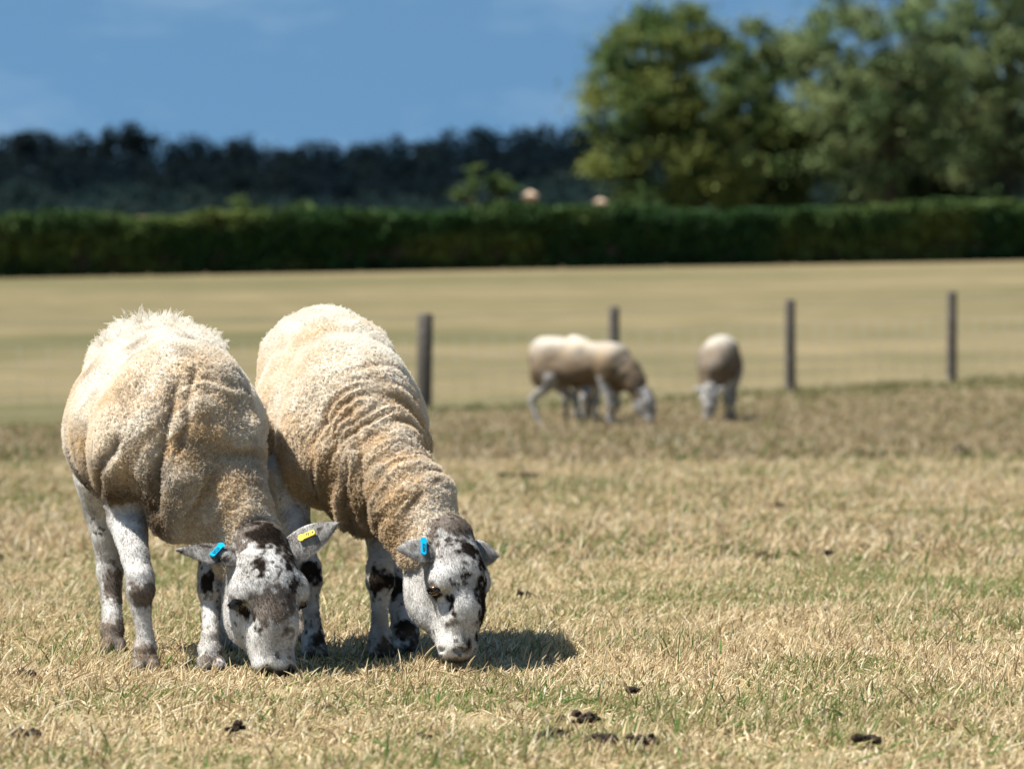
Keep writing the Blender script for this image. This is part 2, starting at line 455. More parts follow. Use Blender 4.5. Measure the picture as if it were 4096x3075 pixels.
def build_sheep(name, O, yaw, spec, detail=2, h=0.006):
    """O: world xy under the forelegs, yaw: degrees the body turns to the right from facing the viewer"""
    th = R(yaw); F = np.array([math.sin(th), -math.cos(th), 0]); Lf = np.array([math.cos(th), math.sin(th), 0]); Z = np.array([0, 0, 1.0])
    gz = float(ground_z(np.array([O[0]]), np.array([O[1]]))[0])
    O3 = np.array([O[0], O[1], gz])
    W = lambda x, y, z: O3 + x * F + y * Lf + z * Z
    A = np.stack([F, Lf, Z])
    wool, skin = [], []
    for c, r, k, *cut in spec['torso']:
        wool.append(ell(W(*c), r, A, k)); wool[-1].sub = bool(cut)
    sp_t = max(c[2] + r[2] for c, r, k, *cut in spec['torso'][:2]) - 0.775
    wool += chain([(*W(-0.66, 0, 0.665 + sp_t), 0.095), (*W(-0.35, 0, 0.645 + sp_t * 0.6), 0.10), (*W(-0.02, 0, 0.60), 0.10)], 0.09)   # spine
    poll, muz = np.array(spec['poll'], float), np.array(spec['muzzle'], float)
    n, f, s = head_frame(poll, muz, spec['face'])
    hs = np.linalg.norm(muz - poll) / 0.29
    hp, H = head_prims(poll, n, f, s, hs)
    ne = H(0.015, -0.075, 0)
    nk = spec['neck']                          # list of world (x,y,z,r), the last joins the back of the head
    wool += chain([*nk, (*ne, 0.074)], 0.05)
    skin.append(ell(H(-0.012, -0.03, 0), (0.04, 0.055, 0.055), np.stack([n, f, s]), 0.03))
    skin += hp
    for leg in spec['legs']:
        L = [(*W(*q[:3]), q[3]) for q in leg['pts']]
        skin += chain(L, 0.008)
        if 'wool' in leg:
            wool += chain([(*W(*q[:3]), q[3]) for q in leg['wool']], 0.06)
        a, b2 = np.array(leg['pts'][-1][:3]), leg['pts'][-1][3]
        # cloven hoof: two toes
        for dy in (-0.014, 0.014):
            skin.append(cone(W(a[0] + 0.005, a[1] + dy, 0.035), W(a[0] + 0.035, a[1] + dy * 1.2, 0.008), 0.0145, 0.0125, 0.006))
    allp = [q for q in wool + skin if not getattr(q, 'sub', False)]
    lo = np.min([q.lo for q in allp], 0) + 0.02; hi = np.max([q.hi for q in allp], 0) - 0.02
    dims = np.ceil((hi - lo) / h).astype(int) + 1
    def tot(X):
        return smin(field(wool, X), field(skin, X), 0.012)
    gx, gy, gzv = [lo[i] + h * np.arange(dims[i]) for i in range(3)]
    G = smin(field_grid(wool, (gx, gy, gzv)), field_grid(skin, (gx, gy, gzv)), 0.012)
    V, Q = surface_nets(G, lo, h)
    if detail >= 2: V, Q = subdivide(V, Q)
    for _ in range(2):
        N = grad(tot, V); V = V - np.clip(tot(V), -h, h)[:, None] * N
    N = grad(tot, V, 0.003)
    dw, ds = field(wool, V), field(skin, V)
    wm = sst(-0.010, 0.008, ds - dw)
    # local coordinates for the coat
    loc = (V - O3) @ A.T                         # x forward, y left, z up
    rel = V - poll; r = np.linalg.norm(rel, axis=1); dirn = rel / (r[:, None] + 1e-6)
    hu, hv, hw = rel @ n / hs, rel @ f / hs, rel @ s / hs
    # ---- wool relief: folds wrapping the neck, lumps and curled nodules
    ph = np.stack([r / spec['fold'] + 1.1 * vnoise(V / 0.10, 5), dirn[:, 0] * 2.6 + 7 + V[:, 2] * 3, dirn[:, 1] * 2.6 + V[:, 2] * 2], 1)
    fv = vnoise(ph, 9); ridge = 1 - np.abs(fv) * 2.0
    fmask = sst(0.07, 0.16, r) * (1 - sst(spec['fold_to'] - 0.16, spec['fold_to'] + 0.08, r))
    relief = np.zeros(len(V))
    nod = 0
    if detail >= 1:
        w1 = worley(V / 0.0095 + 0.35 * np.stack([vnoise(V / 0.03, 21), vnoise(V / 0.03, 22), vnoise(V / 0.03, 23)], 1), 40)
        nod = np.clip(1 - w1 * 1.25, 0, 1)
        relief = spec['fold_amp'] * ridge * fmask + 0.0045 * vnoise(V / 0.045, 31) + 0.008 * vnoise(V / 0.11, 32) + 0.0040 * (nod - 0.35) * (0.45 + 0.55 * sst(-0.3, 0.5, vnoise(V / 0.12, 36) + fmask))
        hr = 0.0006 * vnoise(V / 0.012, 33)
        for (line, dep, wd) in spec.get('crease', []):
            L_ = [at_px(a_, b_, O[1])[[0, 2]] for a_, b_ in line]; dm_ = np.full(len(V), 9.0)
            for p0, p1 in zip(L_[:-1], L_[1:]):
                e_ = p1 - p0; t_ = np.clip(((V[:, [0, 2]] - p0) @ e_) / (e_ @ e_), 0, 1)
                dm_ = np.minimum(dm_, np.linalg.norm(V[:, [0, 2]] - p0 - t_[:, None] * e_, axis=1))
            dm_ = dm_ + 0.006 * vnoise(V / 0.03, 44)
            relief = relief - dep * np.exp(-(dm_ / wd) ** 2) * sst(-0.1, 0.35, -N[:, 1]) * (loc[:, 0] > -0.25)
        V = V + N * (relief * wm + hr * (1 - wm))[:, None]
    # ---- coat colours
    big = fbm(V / 0.16, 3, 51); mid = fbm(V / 0.05, 3, 52); fin = fbm(V / 0.012, 2, 53)
    up = sst(*spec.get('up', (0.40, 0.70)), loc[:, 2] + 0.10 * big)  # paler towards the back: bleached wool plus sunlit top put into colour
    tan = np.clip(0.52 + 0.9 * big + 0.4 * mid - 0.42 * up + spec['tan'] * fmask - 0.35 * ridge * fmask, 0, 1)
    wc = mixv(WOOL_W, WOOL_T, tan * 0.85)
    dirt_shade = np.clip(sst(0.56, 0.32, loc[:, 2] + 0.12 * mid) * (0.85 + 0.9 * fbm(V / 0.07, 2, 55)) * (1 - sst(0.05, 0.30, 0.35 - r)), 0, 1) * spec.get('dirt_shade', 0.6)  # brown low on the fleece: dirt, with underside shade painted in
    wc = wc * (1 - dirt_shade[:, None]) + WOOL_D * dirt_shade[:, None]
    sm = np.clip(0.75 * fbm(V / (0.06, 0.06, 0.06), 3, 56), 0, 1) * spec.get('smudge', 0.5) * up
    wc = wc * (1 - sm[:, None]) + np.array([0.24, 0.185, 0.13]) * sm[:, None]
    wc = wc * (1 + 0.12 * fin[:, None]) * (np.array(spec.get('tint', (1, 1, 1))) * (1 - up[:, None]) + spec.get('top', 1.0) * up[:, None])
    hc = mixv(HAIR_W, HAIR_G, np.clip(0.44 + 0.8 * mid + 0.5 * big + 0.2 * fin, 0, 1))
    # head patches (u,v,w,radius,strength,kind)
    dark = np.zeros(len(V)); brown = np.zeros(len(V)); pale = np.zeros(len(V))
    for (u, v, w, rr, st, kind) in spec['patch']:
        q = st * np.exp(-((hu - u) ** 2 + (hv - v) ** 2 * 0.6 + (hw - w) ** 2) / (rr * rr))
        if kind == 'k': dark = np.maximum(dark, q)
        elif kind == 'b': brown = np.maximum(brown, q)
        else: pale = np.maximum(pale, q)
    if spec['leg_patch']:
        feet = np.array([W(*q['pts'][-1][:3])[:2] for q in spec['legs']]); knees = np.array([W(*q['pts'][3][:3])[:2] for q in spec['legs']])
        t_ = np.clip(loc[:, 2:3] / 0.22, 0, 1)[:, None, :]
        near = ((V[:, None, :2] - (feet[None] * (1 - t_) + knees[None] * t_)) ** 2).sum(2).argmin(1)
        front = sst(-0.1, 0.85, -N[:, 1] + 0.35 * N[:, 0])
        below = field(hp, V) > 0.02
        for (li, zc, rz, st, kind) in spec['leg_patch']:
            q = st * np.exp(-((loc[:, 2] - zc) / rz) ** 2) * (near == li) * np.where(zc > 0.1, front, 0.5 + 0.5 * front) * below
            if kind == 'k': dark = np.maximum(dark, q)
            elif kind == 'w': pale = np.maximum(pale, q)
            else: brown = np.maximum(brown, q)
    for w_ in (-1, 1): dark = np.maximum(dark, 1.3 * np.exp(-((hu - 0.272) ** 2 + (hv - 0.020) ** 2 * 0.5 + (hw - 0.026 * w_) ** 2) / 0.009 ** 2))
    jag = 0.75 * fbm(V / 0.012, 3, 61) + 0.45 * fbm(V / 0.035, 2, 62)
    hc = mixv(hc, HAIR_W * 1.05, np.clip(pale, 0, 1)) if False else hc * (1 - np.clip(pale, 0, 1)[:, None]) + HAIR_W * 1.08 * np.clip(pale, 0, 1)[:, None]
    bm = sst(0.38, 0.70, brown + jag)[:, None] * 0.8; hc = hc * (1 - bm) + HAIR_B * bm
    dm = sst(0.34, 0.82, dark + jag)[:, None]; hc = hc * (1 - dm) + HAIR_K * dm
    spk = (worley(V / 0.017, 71) < 0.20 + 0.10 * spec.get('speckle', 0.5)) & (vnoise(V / 0.06, 72) > 0.35)
    spk = spk & (wm < 0.3); hc[spk] = hc[spk] * 0.3 + HAIR_K * 0.7
    grime = (sst(0.16, 0.04, loc[:, 2]) * np.clip(0.35 + 0.9 * mid, 0, 0.75) * (field(hp, V) > 0.02))[:, None]; hc = hc * (1 - grime) + np.array([0.20, 0.15, 0.105]) * grime
    hc = hc * spec.get('hair', 1.0)
    hoof = sst(0.035, 0.02, V[:, 2] - gz)[:, None]; hc = hc * (1 - hoof) + np.array([0.05, 0.045, 0.04]) * hoof
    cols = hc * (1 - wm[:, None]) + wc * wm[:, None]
    nb = len(V); ears = []
    for e in spec['ears']:
        eb = H(*e['base']) ; et = np.array(e['tip'], float)
        Ve, Qe, fr = ear_mesh(eb, et, e['up'], e['width'], e['cup'], e.get('curl', 0.0))
        ce = np.clip(0.45 + 0.9 * fbm(Ve / 0.02, 3, 81) + 0.25, 0, 1)
        ce = mixv(HAIR_W * 0.55, HAIR_G * 0.55, ce)
        edge = sst(0.80, 1.0, np.abs((Ve - eb) @ fr[1]) / e['width'] + 0.2 * ((Ve - eb) @ fr[0] / fr[3]))
        ce = ce * (1 - 0.5 * edge[:, None]) + HAIR_W * 0.5 * edge[:, None]
        ek = sst(0.45, 0.6, fbm(Ve / 0.03, 3, 83) + 0.16)[:, None]; ce = ce * (1 - ek) + HAIR_K * 1.5 * ek
        Q = np.concatenate([Q, Qe + len(V)]); V = np.concatenate([V, Ve]); cols = np.concatenate([cols, ce]); wm = np.concatenate([wm, np.zeros(len(Ve))]); ears.append((e, eb, fr))
    cols = np.clip(cols, 0.01, 0.92)
    root = empty(name, tuple(O3), 0)
    V0 = V - O3
    mesh_cols = cols * (1 - (0.26 * wm if detail >= 2 else 0 * wm))[:, None]      # base wool darkened to paint shade into the gaps between locks
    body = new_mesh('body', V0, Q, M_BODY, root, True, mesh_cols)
    if detail < 2:
        return root, dict(H=H, n=n, f=f, s=s, hs=hs, O3=O3, ears=ears)
    # ---- fleece and hair strands rooted on the surface
    def sample(count, wgt):
        T = np.concatenate([Q[:, [0, 1, 2]], Q[:, [0, 2, 3]]])
        a, b, c = V0[T[:, 0]], V0[T[:, 1]], V0[T[:, 2]]
        nn = np.cross(b - a, c - a); ar = np.linalg.norm(nn, axis=1)
        pw = ar * wgt[T].mean(1); pw = np.cumsum(pw / pw.sum())
        k = np.minimum(np.searchsorted(pw, RNG.random(count)), len(T) - 1)
        u, v = RNG.random(count), RNG.random(count); fl = u + v > 1; u[fl] = 1 - u[fl]; v[fl] = 1 - v[fl]
        p = a[k] + u[:, None] * (b - a)[k] + v[:, None] * (c - a)[k]
        return p, nn[k] / (ar[k][:, None] + 1e-12), cols[T[k, 0]], wm[T[k, 0]], ((V0[T[k, 0]]) @ A.T)
    nc, per = spec.get('locks', 45000), 5
    p, nn, cc, ww, lc = sample(nc * 4, wm ** 2)
    cell = np.floor(p / 0.0062).astype(np.int64); key = (cell[:, 0] + 5000) * 100000000 + (cell[:, 1] + 5000) * 10000 + cell[:, 2] + 500
    pick = np.unique(key, return_index=True)[1]; p, nn, cc, ww, lc = p[pick], nn[pick], cc[pick], ww[pick], lc[pick]; nc = len(p)
    shag = spec['shag'](lc) * sst(-0.25, 0.55, vnoise((p + 3) / 0.028, 61)) * 1.3
    ln = (0.0038 + 0.0032 * RNG.random(nc)) * (1 + 4.0 * shag * RNG.random(nc))
    t1 = np.cross(nn, RNG.normal(size=(nc, 3))); t1 /= np.linalg.norm(t1, axis=1, keepdims=True); t2 = np.cross(nn, t1)
    fl = np.stack([vnoise((p + 5) / 0.05, 90 + i) for i in range(3)], 1)
    tipd = nn + 0.75 * fl + np.array([0, 0, -0.35]) + 0.3 * RNG.normal(size=(nc, 3)); tipd /= np.linalg.norm(tipd, axis=1, keepdims=True)
    tipd = tipd + nn * np.clip(0.25 - (tipd * nn).sum(1), 0, None)[:, None]
    ps = np.empty((nc * per, 4, 3)); rad = np.empty((nc * per, 4)); cs = np.empty((nc * per, 3))
    for j in range(per):
        an = RNG.random(nc) * 6.283; rr = 0.0046 * np.sqrt(RNG.random(nc))
        off = t1 * (rr * np.cos(an))[:, None] + t2 * (rr * np.sin(an))[:, None]
        rt = p + off - nn * 0.002
        tip = p + tipd * ln[:, None] * (0.75 + 0.4 * RNG.random(nc))[:, None] + off * 0.55
        m1 = rt + (tip - rt) * 0.35 + nn * (ln * 0.18)[:, None] + 0.0012 * RNG.normal(size=(nc, 3))
        m2 = rt + (tip - rt) * 0.72 + nn * (ln * 0.16)[:, None] + 0.0016 * RNG.normal(size=(nc, 3))
        sl = slice(j * nc, (j + 1) * nc)
        ps[sl] = np.stack([rt, m1, m2, tip], 1); rad[sl] = np.array([0.00042, 0.0004, 0.00034, 0.0001])
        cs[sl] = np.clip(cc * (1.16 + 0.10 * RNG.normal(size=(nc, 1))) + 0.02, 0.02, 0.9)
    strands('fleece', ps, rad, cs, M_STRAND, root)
    # short face and leg hair lying along the surface
    nh = spec.get('hairs', 60000)
    p, nn, cc, ww, lc = sample(nh, np.clip(1 - wm, 0, 1) ** 2)
    onhead = np.linalg.norm(p + O3 - (poll + muz) / 2, axis=1) < 0.24
    gd = np.where(onhead[:, None], n[None, :] * 1.0, np.array([0, 0, -1.0])[None, :])
    gd = gd - nn * (gd * nn).sum(1)[:, None] + nn * 0.28 + 0.20 * RNG.normal(size=(nh, 3))
    gd /= np.linalg.norm(gd, axis=1, keepdims=True)
    ln = 0.0035 + 0.0035 * RNG.random(nh)
    ps = np.stack([p - nn * 0.001, p + gd * (ln * 0.55)[:, None] + nn * 0.0008, p + gd * ln[:, None]], 1)
    strands('hair', ps, np.tile([0.0003, 0.00026, 0.0001], (nh, 1)), np.clip(cc * (1.04 + 0.09 * RNG.normal(size=(nh, 1))), 0.01, 0.9), M_STRAND, root)
    return root, dict(H=H, n=n, f=f, s=s, hs=hs, O3=O3, ears=ears)

def uv_sphere(c, r, nu=20, nv=12, pole=None):
    pole = unit(pole if pole is not None else (0, 0, 1)); a = unit(np.cross(pole, (0.3, 0.9, 0.31))); b = np.cross(pole, a)
    V = []; Fq = []
    for i in range(nv + 1):
        t = math.pi * i / nv
        for j in range(nu):
            q = 2 * math.pi * j / nu
            V.append(np.asarray(c) + r * (math.cos(t) * pole + math.sin(t) * (math.cos(q) * a + math.sin(q) * b)))
    for i in range(nv):
        for j in range(nu):
            Fq.append((i * nu + j, (i + 1) * nu + j, (i + 1) * nu + (j + 1) % nu, i * nu + (j + 1) % nu))
    return V, Fq

def add_eyes(root, info, open_=True):
    H, n, f, s, hs, O3 = (info[k] for k in ('H', 'n', 'f', 's', 'hs', 'O3'))
    for w in (-1, 1):
        c = H(0.130, -0.001, 0.0715 * w); look = unit(s * w * 0.9 + f * 0.40 + n * 0.10)
        V, Fq = uv_sphere(c - O3, 0.0135 * hs, pole=look)
        eye = new_mesh('eye', V, Fq, M_EYE if open_ else M_PUPIL, root)
        V, Fq = uv_sphere(np.zeros(3), 1.0, 14, 8)
        V = np.array(V); sd = unit(np.cross(look, n)); up = np.cross(sd, look)
        P = (c - O3) + look * 0.0112 * hs + (V[:, :1] * 0.0085 * sd + V[:, 1:2] * 0.0046 * up + V[:, 2:] * 0.0028 * look) * hs
        new_mesh('pupil', P, Fq, M_PUPIL, eye)
        # eyelids: two dark rims over and under the ball
        for k, (sgn, col) in enumerate(((-1, 0), (1, 0))):
            q = []; fq = []
            m_ = 16
            for i in range(m_ + 1):
                a = math.pi * i / m_
                d = sd * math.cos(a) * 1.18 + n * sgn * math.sin(a) * (0.60 if sgn > 0 else 0.30)
                cc = (c - O3) + look * (0.0085 if abs(math.cos(a)) < 0.9 else 0.006) * hs + d * 0.0130 * hs
                for j in range(6):
                    b = 2 * math.pi * j / 6
                    q.append(cc + (look * math.cos(b) + unit(d) * math.sin(b)) * (0.0026 if sgn > 0 else 0.0050) * hs)
            for i in range(m_):
                for j in range(6):
                    fq.append((i * 6 + j, i * 6 + (j + 1) % 6, (i + 1) * 6 + (j + 1) % 6, (i + 1) * 6 + j))
            new_mesh('eyelid', q, fq, M_PUPIL, root)

def add_tag(root, info, k, t0, t1, v0, v1, mat, text, r0=0.0078):
    """ear tag: a strap with a round stud end folded over the ear; positions in ear coordinates"""
    e, eb, (a, b, c, L) = info['ears'][k]; O3 = info['O3']
    def P(t, v, hh): return eb + a * t * L + b * v * e['width'] + c * (e['cup'] * (1 - min(1, v * v)) * e['width'] + e.get('curl', 0) * L * t * t + hh)
    A0, A1 = P(t0, v0, 0.009), P(t1, v1, 0.008)
    d = unit(A1 - A0); side = unit(np.cross(c, d)); nn = np.cross(d, side); ln = np.linalg.norm(A1 - A0)
    pts = []
    for i in range(13):                                    # stud end
        q = math.pi * 0.5 + math.pi * i / 12
        pts.append((math.cos(q) * r0, math.sin(q) * r0))
    hw = 0.0058
    pts += [(r0 * 0.6, -hw), (ln - 0.003, -hw), (ln, -hw + 0.003), (ln, hw - 0.003), (ln - 0.003, hw), (r0 * 0.6, hw)]
    npt = len(pts); V = []
    for hh in (0.0, 0.004):
        for (x, y) in pts: V.append(A0 + d * x + side * y + nn * hh - O3)
    Fq = [tuple(range(npt))[::-1], tuple(range(npt, 2 * npt))] + [(i, (i + 1) % npt, npt + (i + 1) % npt, npt + i) for i in range(npt)]
    tg = new_mesh('ear_tag', V, Fq, mat, root, smooth=False)
    cu = bpy.data.curves.new('tag_number', 'FONT'); cu.body = text; cu.size = 0.0095; cu.align_x = 'CENTER'; cu.align_y = 'CENTER'; cu.extrude = 0.0002
    cu.materials.append(M_INK)
    tmp = bpy.data.objects.new('tag_number', cu)
    me = bpy.data.meshes.new_from_object(tmp); bpy.data.objects.remove(tmp)
    to = bpy.data.objects.new('tag_number', me); C.objects.link(to); to.parent = tg
    if nn @ np.array([0, -1, 0]) < 0: xa, ya, za = d, -side, -nn; z0 = -0.0006
    else: xa, ya, za = d, side, nn; z0 = 0.0046
    ctr = A0 + d * (ln * 0.55) + nn * z0 - O3
    to.matrix_local = Matrix(((xa[0], ya[0], za[0], ctr[0]), (xa[1], ya[1], za[1], ctr[1]), (xa[2], ya[2], za[2], ctr[2]), (0, 0, 0, 1)))
    return tg

def torso(top=0.0, w=1.0):
    return [((-0.32, 0, 0.53), (0.37, 0.205 * w, 0.195), 0.03),
            ((-0.60, 0, 0.60 + top), (0.18, 0.155 * w, 0.165), 0.06),
            ((0.00, 0, 0.52), (0.16, 0.150 * w, 0.155), 0.05),
            ((-0.05, 0, 0.59), (0.17, 0.100, 0.105), 0.05),
            ((0.08, 0.015, 0.425), (0.105, 0.088, 0.130), 0.04),
            ((-0.35, 0, 0.485), (0.30, 0.170 * w, 0.125), 0.03),
            ((0.00, -0.115 * w, 0.485), (0.100, 0.062, 0.120), 0.025),
            ((0.00, 0.115 * w, 0.485), (0.100, 0.062, 0.120), 0.025),
            ((-0.62, -0.105, 0.48), (0.12, 0.075, 0.16), 0.04),
            ((-0.62, 0.105, 0.48), (0.12, 0.075, 0.16), 0.04),
            ((-0.77, 0, 0.56), (0.045, 0.04, 0.12), 0.05),
            ((-0.52, -0.095, 0.685 + top), (0.08, 0.040, 0.035), 0.07), ((-0.52, 0.095, 0.685 + top), (0.08, 0.040, 0.035), 0.07),
            ((-0.45, -0.275 * w, 0.62), (0.10, 0.07, 0.10), 0.06, 1), ((-0.45, 0.275 * w, 0.62), (0.10, 0.07, 0.10), 0.06, 1)]
def foreleg(y, hx, hy, kx=None, ky=None):
    kx = hx * 0.4 + 0.02 if kx is None else kx; ky = (y + hy) / 2 if ky is None else ky
    return dict(pts=[(-0.02, y, 0.42, 0.058), (-0.01, y * 0.97, 0.34, 0.043), (kx * 0.7, y * 0.4 + ky * 0.6, 0.26, 0.0285), (kx - 0.002, ky, 0.215, 0.0290), (kx + 0.004, ky, 0.185, 0.0300), (kx * 0.9 + hx * 0.1, ky * 0.85 + hy * 0.15, 0.155, 0.0205), (hx - 0.016, hy, 0.088, 0.0170), (hx - 0.013, hy, 0.060, 0.0235), (hx, hy, 0.032, 0.021)])
def hindleg(y, hx, hy, sx=-0.54, hockx=None):
    hk = hx - 0.075 if hockx is None else hockx
    return dict(pts=[(sx, y * 1.1, 0.42, 0.072), (sx - 0.04, y * 1.05, 0.345, 0.052), (hk, (y + hy) / 2, 0.235, 0.031), (hk + 0.004, (y + hy) / 2, 0.20, 0.029), ((hk + hx) / 2 - 0.01, hy, 0.13, 0.0215), (hx - 0.02, hy, 0.065, 0.025), (hx, hy, 0.032, 0.021)])

def to_local(O, yaw, p):
    th = R(yaw); F = np.array([math.sin(th), -math.cos(th)]); L = np.array([math.cos(th), math.sin(th)])
    d = np.asarray(p[:2]) - np.asarray(O); return float(d @ F), float(d @ L)

# ---------- the two sheep in front
O1, Y1 = (-0.744, 10.90), 8
rf = to_local(O1, Y1, (-0.798, 10.77)); lf = to_local(O1, Y1, (-0.656, 10.77)); rh = to_local(O1, Y1, (-0.918, 11.38)); lh1 = to_local(O1, Y1, (-0.648, 11.38))
spec1 = dict(
    torso=torso(0.0, 1.10), poll=at_px(263, 541, 10.73), muzzle=at_px(277, 679, 10.66), face=(0.40, -0.90, 0.10),
    neck=[(*at_px(186, 408, 10.95), 0.132), (*at_px(203, 455, 10.88), 0.094), (*at_px(226, 506, 10.83), 0.074)],
    legs=[foreleg(-0.105, rf[0], rf[1], rf[0] - 0.02, rf[1] - 0.010), foreleg(0.085, lf[0], lf[1]), hindleg(-0.11, rh[0], rh[1]), hindleg(0.12, lh1[0], lh1[1])],
    crease=[([(180, 385), (172, 425), (162, 465), (160, 508)], 0.020, 0.013), ([(108, 522), (98, 498), (103, 472), (122, 440)], 0.022, 0.012), ([(196, 372), (190, 420), (183, 450)], 0.010, 0.008)],
    fold=0.026, fold_to=0.46, fold_amp=0.0045, tan=0.18, dirt_shade=1.0, smudge=1.3, speckle=0.6,
    patch=[(-0.04, -0.01, 0.0, 0.075, 1.6, 'b'), (-0.01, 0.02, 0.0, 0.045, 1.1, 'k'), (-0.01, 0.0, 0.04, 0.04, 1.0, 'b'), (0.0, 0.0, -0.045, 0.035, 0.9, 'b'), (0.02, 0.03, 0.045, 0.03, 0.8, 'k'), (0.06, 0.045, -0.03, 0.030, 0.85, 'k'), (0.085, 0.05, -0.035, 0.025, 0.75, 'k'),
           (0.06, 0.05, 0.03, 0.028, 0.85, 'k'), (0.09, 0.05, 0.022, 0.024, 0.85, 'k'), (0.055, 0.06, 0.0, 0.028, 0.9, 'w'),
           (0.125, 0.05, 0.01, 0.05, 1.0, 'b'), (0.15, 0.05, -0.025, 0.05, 0.95, 'b'), (0.03, 0.02, 0.03, 0.05, 0.8, 'b'), (0.20, 0.06, 0.015, 0.035, 0.7, 'b'), (0.24, 0.05, 0.02, 0.03, 0.5, 'b'), (0.105, 0.045, 0.02, 0.03, 0.8, 'k'), (0.19, 0.06, 0.02, 0.03, 0.5, 'b'),
           (0.128, 0.005, -0.072, 0.020, 1.1, 'k'), (0.15, 0.015, -0.062, 0.016, 1.15, 'k'), (0.168, 0.022, -0.055, 0.015, 1.1, 'k'), (0.185, 0.03, -0.05, 0.013, 1.0, 'k'), (0.245, 0.04, 0.0, 0.015, 0.7, 'k'), (0.15, 0.0, 0.07, 0.022, 0.8, 'k'),
           (0.20, 0.0, -0.06, 0.05, 0.9, 'w'), (0.26, 0.02, 0.0, 0.03, 0.6, 'w'), (0.15, -0.08, -0.06, 0.05, 0.6, 'w')],
    leg_patch=[(0, 0.180, 0.030, 1.25, 'b'), (0, 0.10, 0.04, 0.9, 'w'), (1, 0.10, 0.05, 0.9, 'w'), (2, 0.11, 0.04, 0.8, 'w'), (1, 0.205, 0.03, 1.2, 'k'), (0, 0.045, 0.03, 0.75, 'b'), (1, 0.045, 0.025, 0.7, 'b'), (2, 0.05, 0.04, 1.2, 'b'), (2, 0.175, 0.05, 0.7, 'b')],
    ears=[dict(base=(0.030, -0.015, -0.045), tip=at_px(175, 549, 10.69), up=(0.05, -0.55, 0.80), width=0.034, cup=0.25),
          dict(base=(0.028, -0.015, 0.045), tip=at_px(339, 522, 10.73), up=(-0.05, -0.85, 0.5), width=0.037, cup=0.25)],
    shag=lambda lc: sst(0.66, 0.76, lc[:, 2]) * sst(-0.25, -0.45, lc[:, 0]), locks=46000, hairs=70000)
sheep1, inf1 = build_sheep('sheep', O1, Y1, spec1, 2, 0.006)
tag(sheep1, 'cream sheep on the left grazing face on, blue and yellow tags in its ears', 'sheep', 'sheep grazing in the foreground')
add_eyes(sheep1, inf1, False)
add_tag(sheep1, inf1, 0, 0.33, 0.48, -0.30, 0.75, M_BLUE, '02205')
add_tag(sheep1, inf1, 1, 0.42, 0.64, 0.10, 0.0, M_YELLOW, '17514')

O2, Y2 = (-0.367, 11.32), 8
rf = to_local(O2, Y2, (-0.449, 11.20)); lf = to_local(O2, Y2, (-0.298, 11.21)); lh = to_local(O2, Y2, (-0.245, 11.40))
spec2 = dict(
    torso=torso(0.032, 0.97), poll=at_px(455, 536, 11.0), muzzle=at_px(462, 659, 10.95), face=(0.68, -0.73, 0.10),
    neck=[(*at_px(350, 402, 11.37), 0.136), (*at_px(373, 450, 11.23), 0.103), (*at_px(409, 502, 11.11), 0.082)],
    legs=[foreleg(-0.145, rf[0], rf[1], rf[0] - 0.01, rf[1] - 0.012), foreleg(0.085, lf[0], lf[1], lf[0] - 0.01, lf[1]), hindleg(-0.10, -0.60, -0.06), 
          dict(pts=[(-0.45, 0.13, 0.40, 0.07), (-0.42, 0.12, 0.33, 0.055), (lh[0] - 0.10, lh[1] - 0.035, 0.225, 0.034), (lh[0] - 0.09, lh[1] - 0.03, 0.19, 0.030), (lh[0] - 0.04, lh[1] - 0.008, 0.12, 0.0245), (lh[0] - 0.015, lh[1], 0.065, 0.030), (lh[0], lh[1], 0.03, 0.027)])],
    crease=[([(330, 420), (345, 465), (354, 525)], 0.016, 0.011), ([(352, 400), (363, 450), (368, 510)], 0.012, 0.009)],
    fold=0.0185, fold_to=0.52, fold_amp=0.0080, tan=0.42, dirt_shade=0.5, smudge=0.25, speckle=1.0,
    patch=[(-0.045, -0.01, 0.0, 0.07, 1.5, 'b'), (0.045, 0.04, -0.005, 0.036, 1.0, 'k'), (0.015, 0.02, -0.03, 0.03, 0.6, 'k'), (0.07, 0.05, 0.03, 0.03, 0.8, 'k'), (0.03, 0.05, 0.02, 0.030, 0.6, 'w'),
           (0.12, 0.05, 0.022, 0.034, 1.0, 'k'), (0.155, 0.05, 0.024, 0.036, 1.05, 'k'), (0.185, 0.04, 0.03, 0.030, 0.95, 'k'), (0.215, 0.04, 0.035, 0.024, 0.8, 'k'), (0.235, 0.03, 0.03, 0.02, 0.75, 'k'),
           (0.155, 0.02, -0.050, 0.013, 1.0, 'k'), (0.172, 0.025, -0.050, 0.013, 1.0, 'k'), (0.19, 0.03, -0.048, 0.014, 0.9, 'k'), (0.205, 0.028, -0.045, 0.016, 1.0, 'b'), (0.135, 0.0, -0.072, 0.018, 0.95, 'k'),
           (0.10, 0.04, -0.03, 0.03, 0.55, 'k'), (0.255, 0.03, -0.005, 0.018, 0.7, 'k'), (0.22, -0.01, -0.05, 0.06, 0.8, 'w'), (0.12, -0.07, -0.06, 0.05, 0.5, 'w')],
    leg_patch=[(1, 0.19, 0.032, 1.15, 'k'), (0, 0.205, 0.030, 1.05, 'k'), (3, 0.16, 0.032, 1.0, 'k'), (3, 0.06, 0.05, 0.8, 'k'), (0, 0.055, 0.045, 0.72, 'k'), (1, 0.035, 0.03, 0.75, 'k')],
    ears=[dict(base=(0.035, -0.015, -0.045), tip=at_px(396, 549, 10.93), up=(0.0, -0.70, 0.70), width=0.036, cup=0.25),
          dict(base=(0.032, -0.015, 0.045), tip=at_px(499, 556, 11.05), up=(0.25, -0.85, 0.45), width=0.034, cup=0.3)],
    shag=lambda lc: 0.25 * sst(0.66, 0.78, lc[:, 2]), locks=46000, hairs=70000)
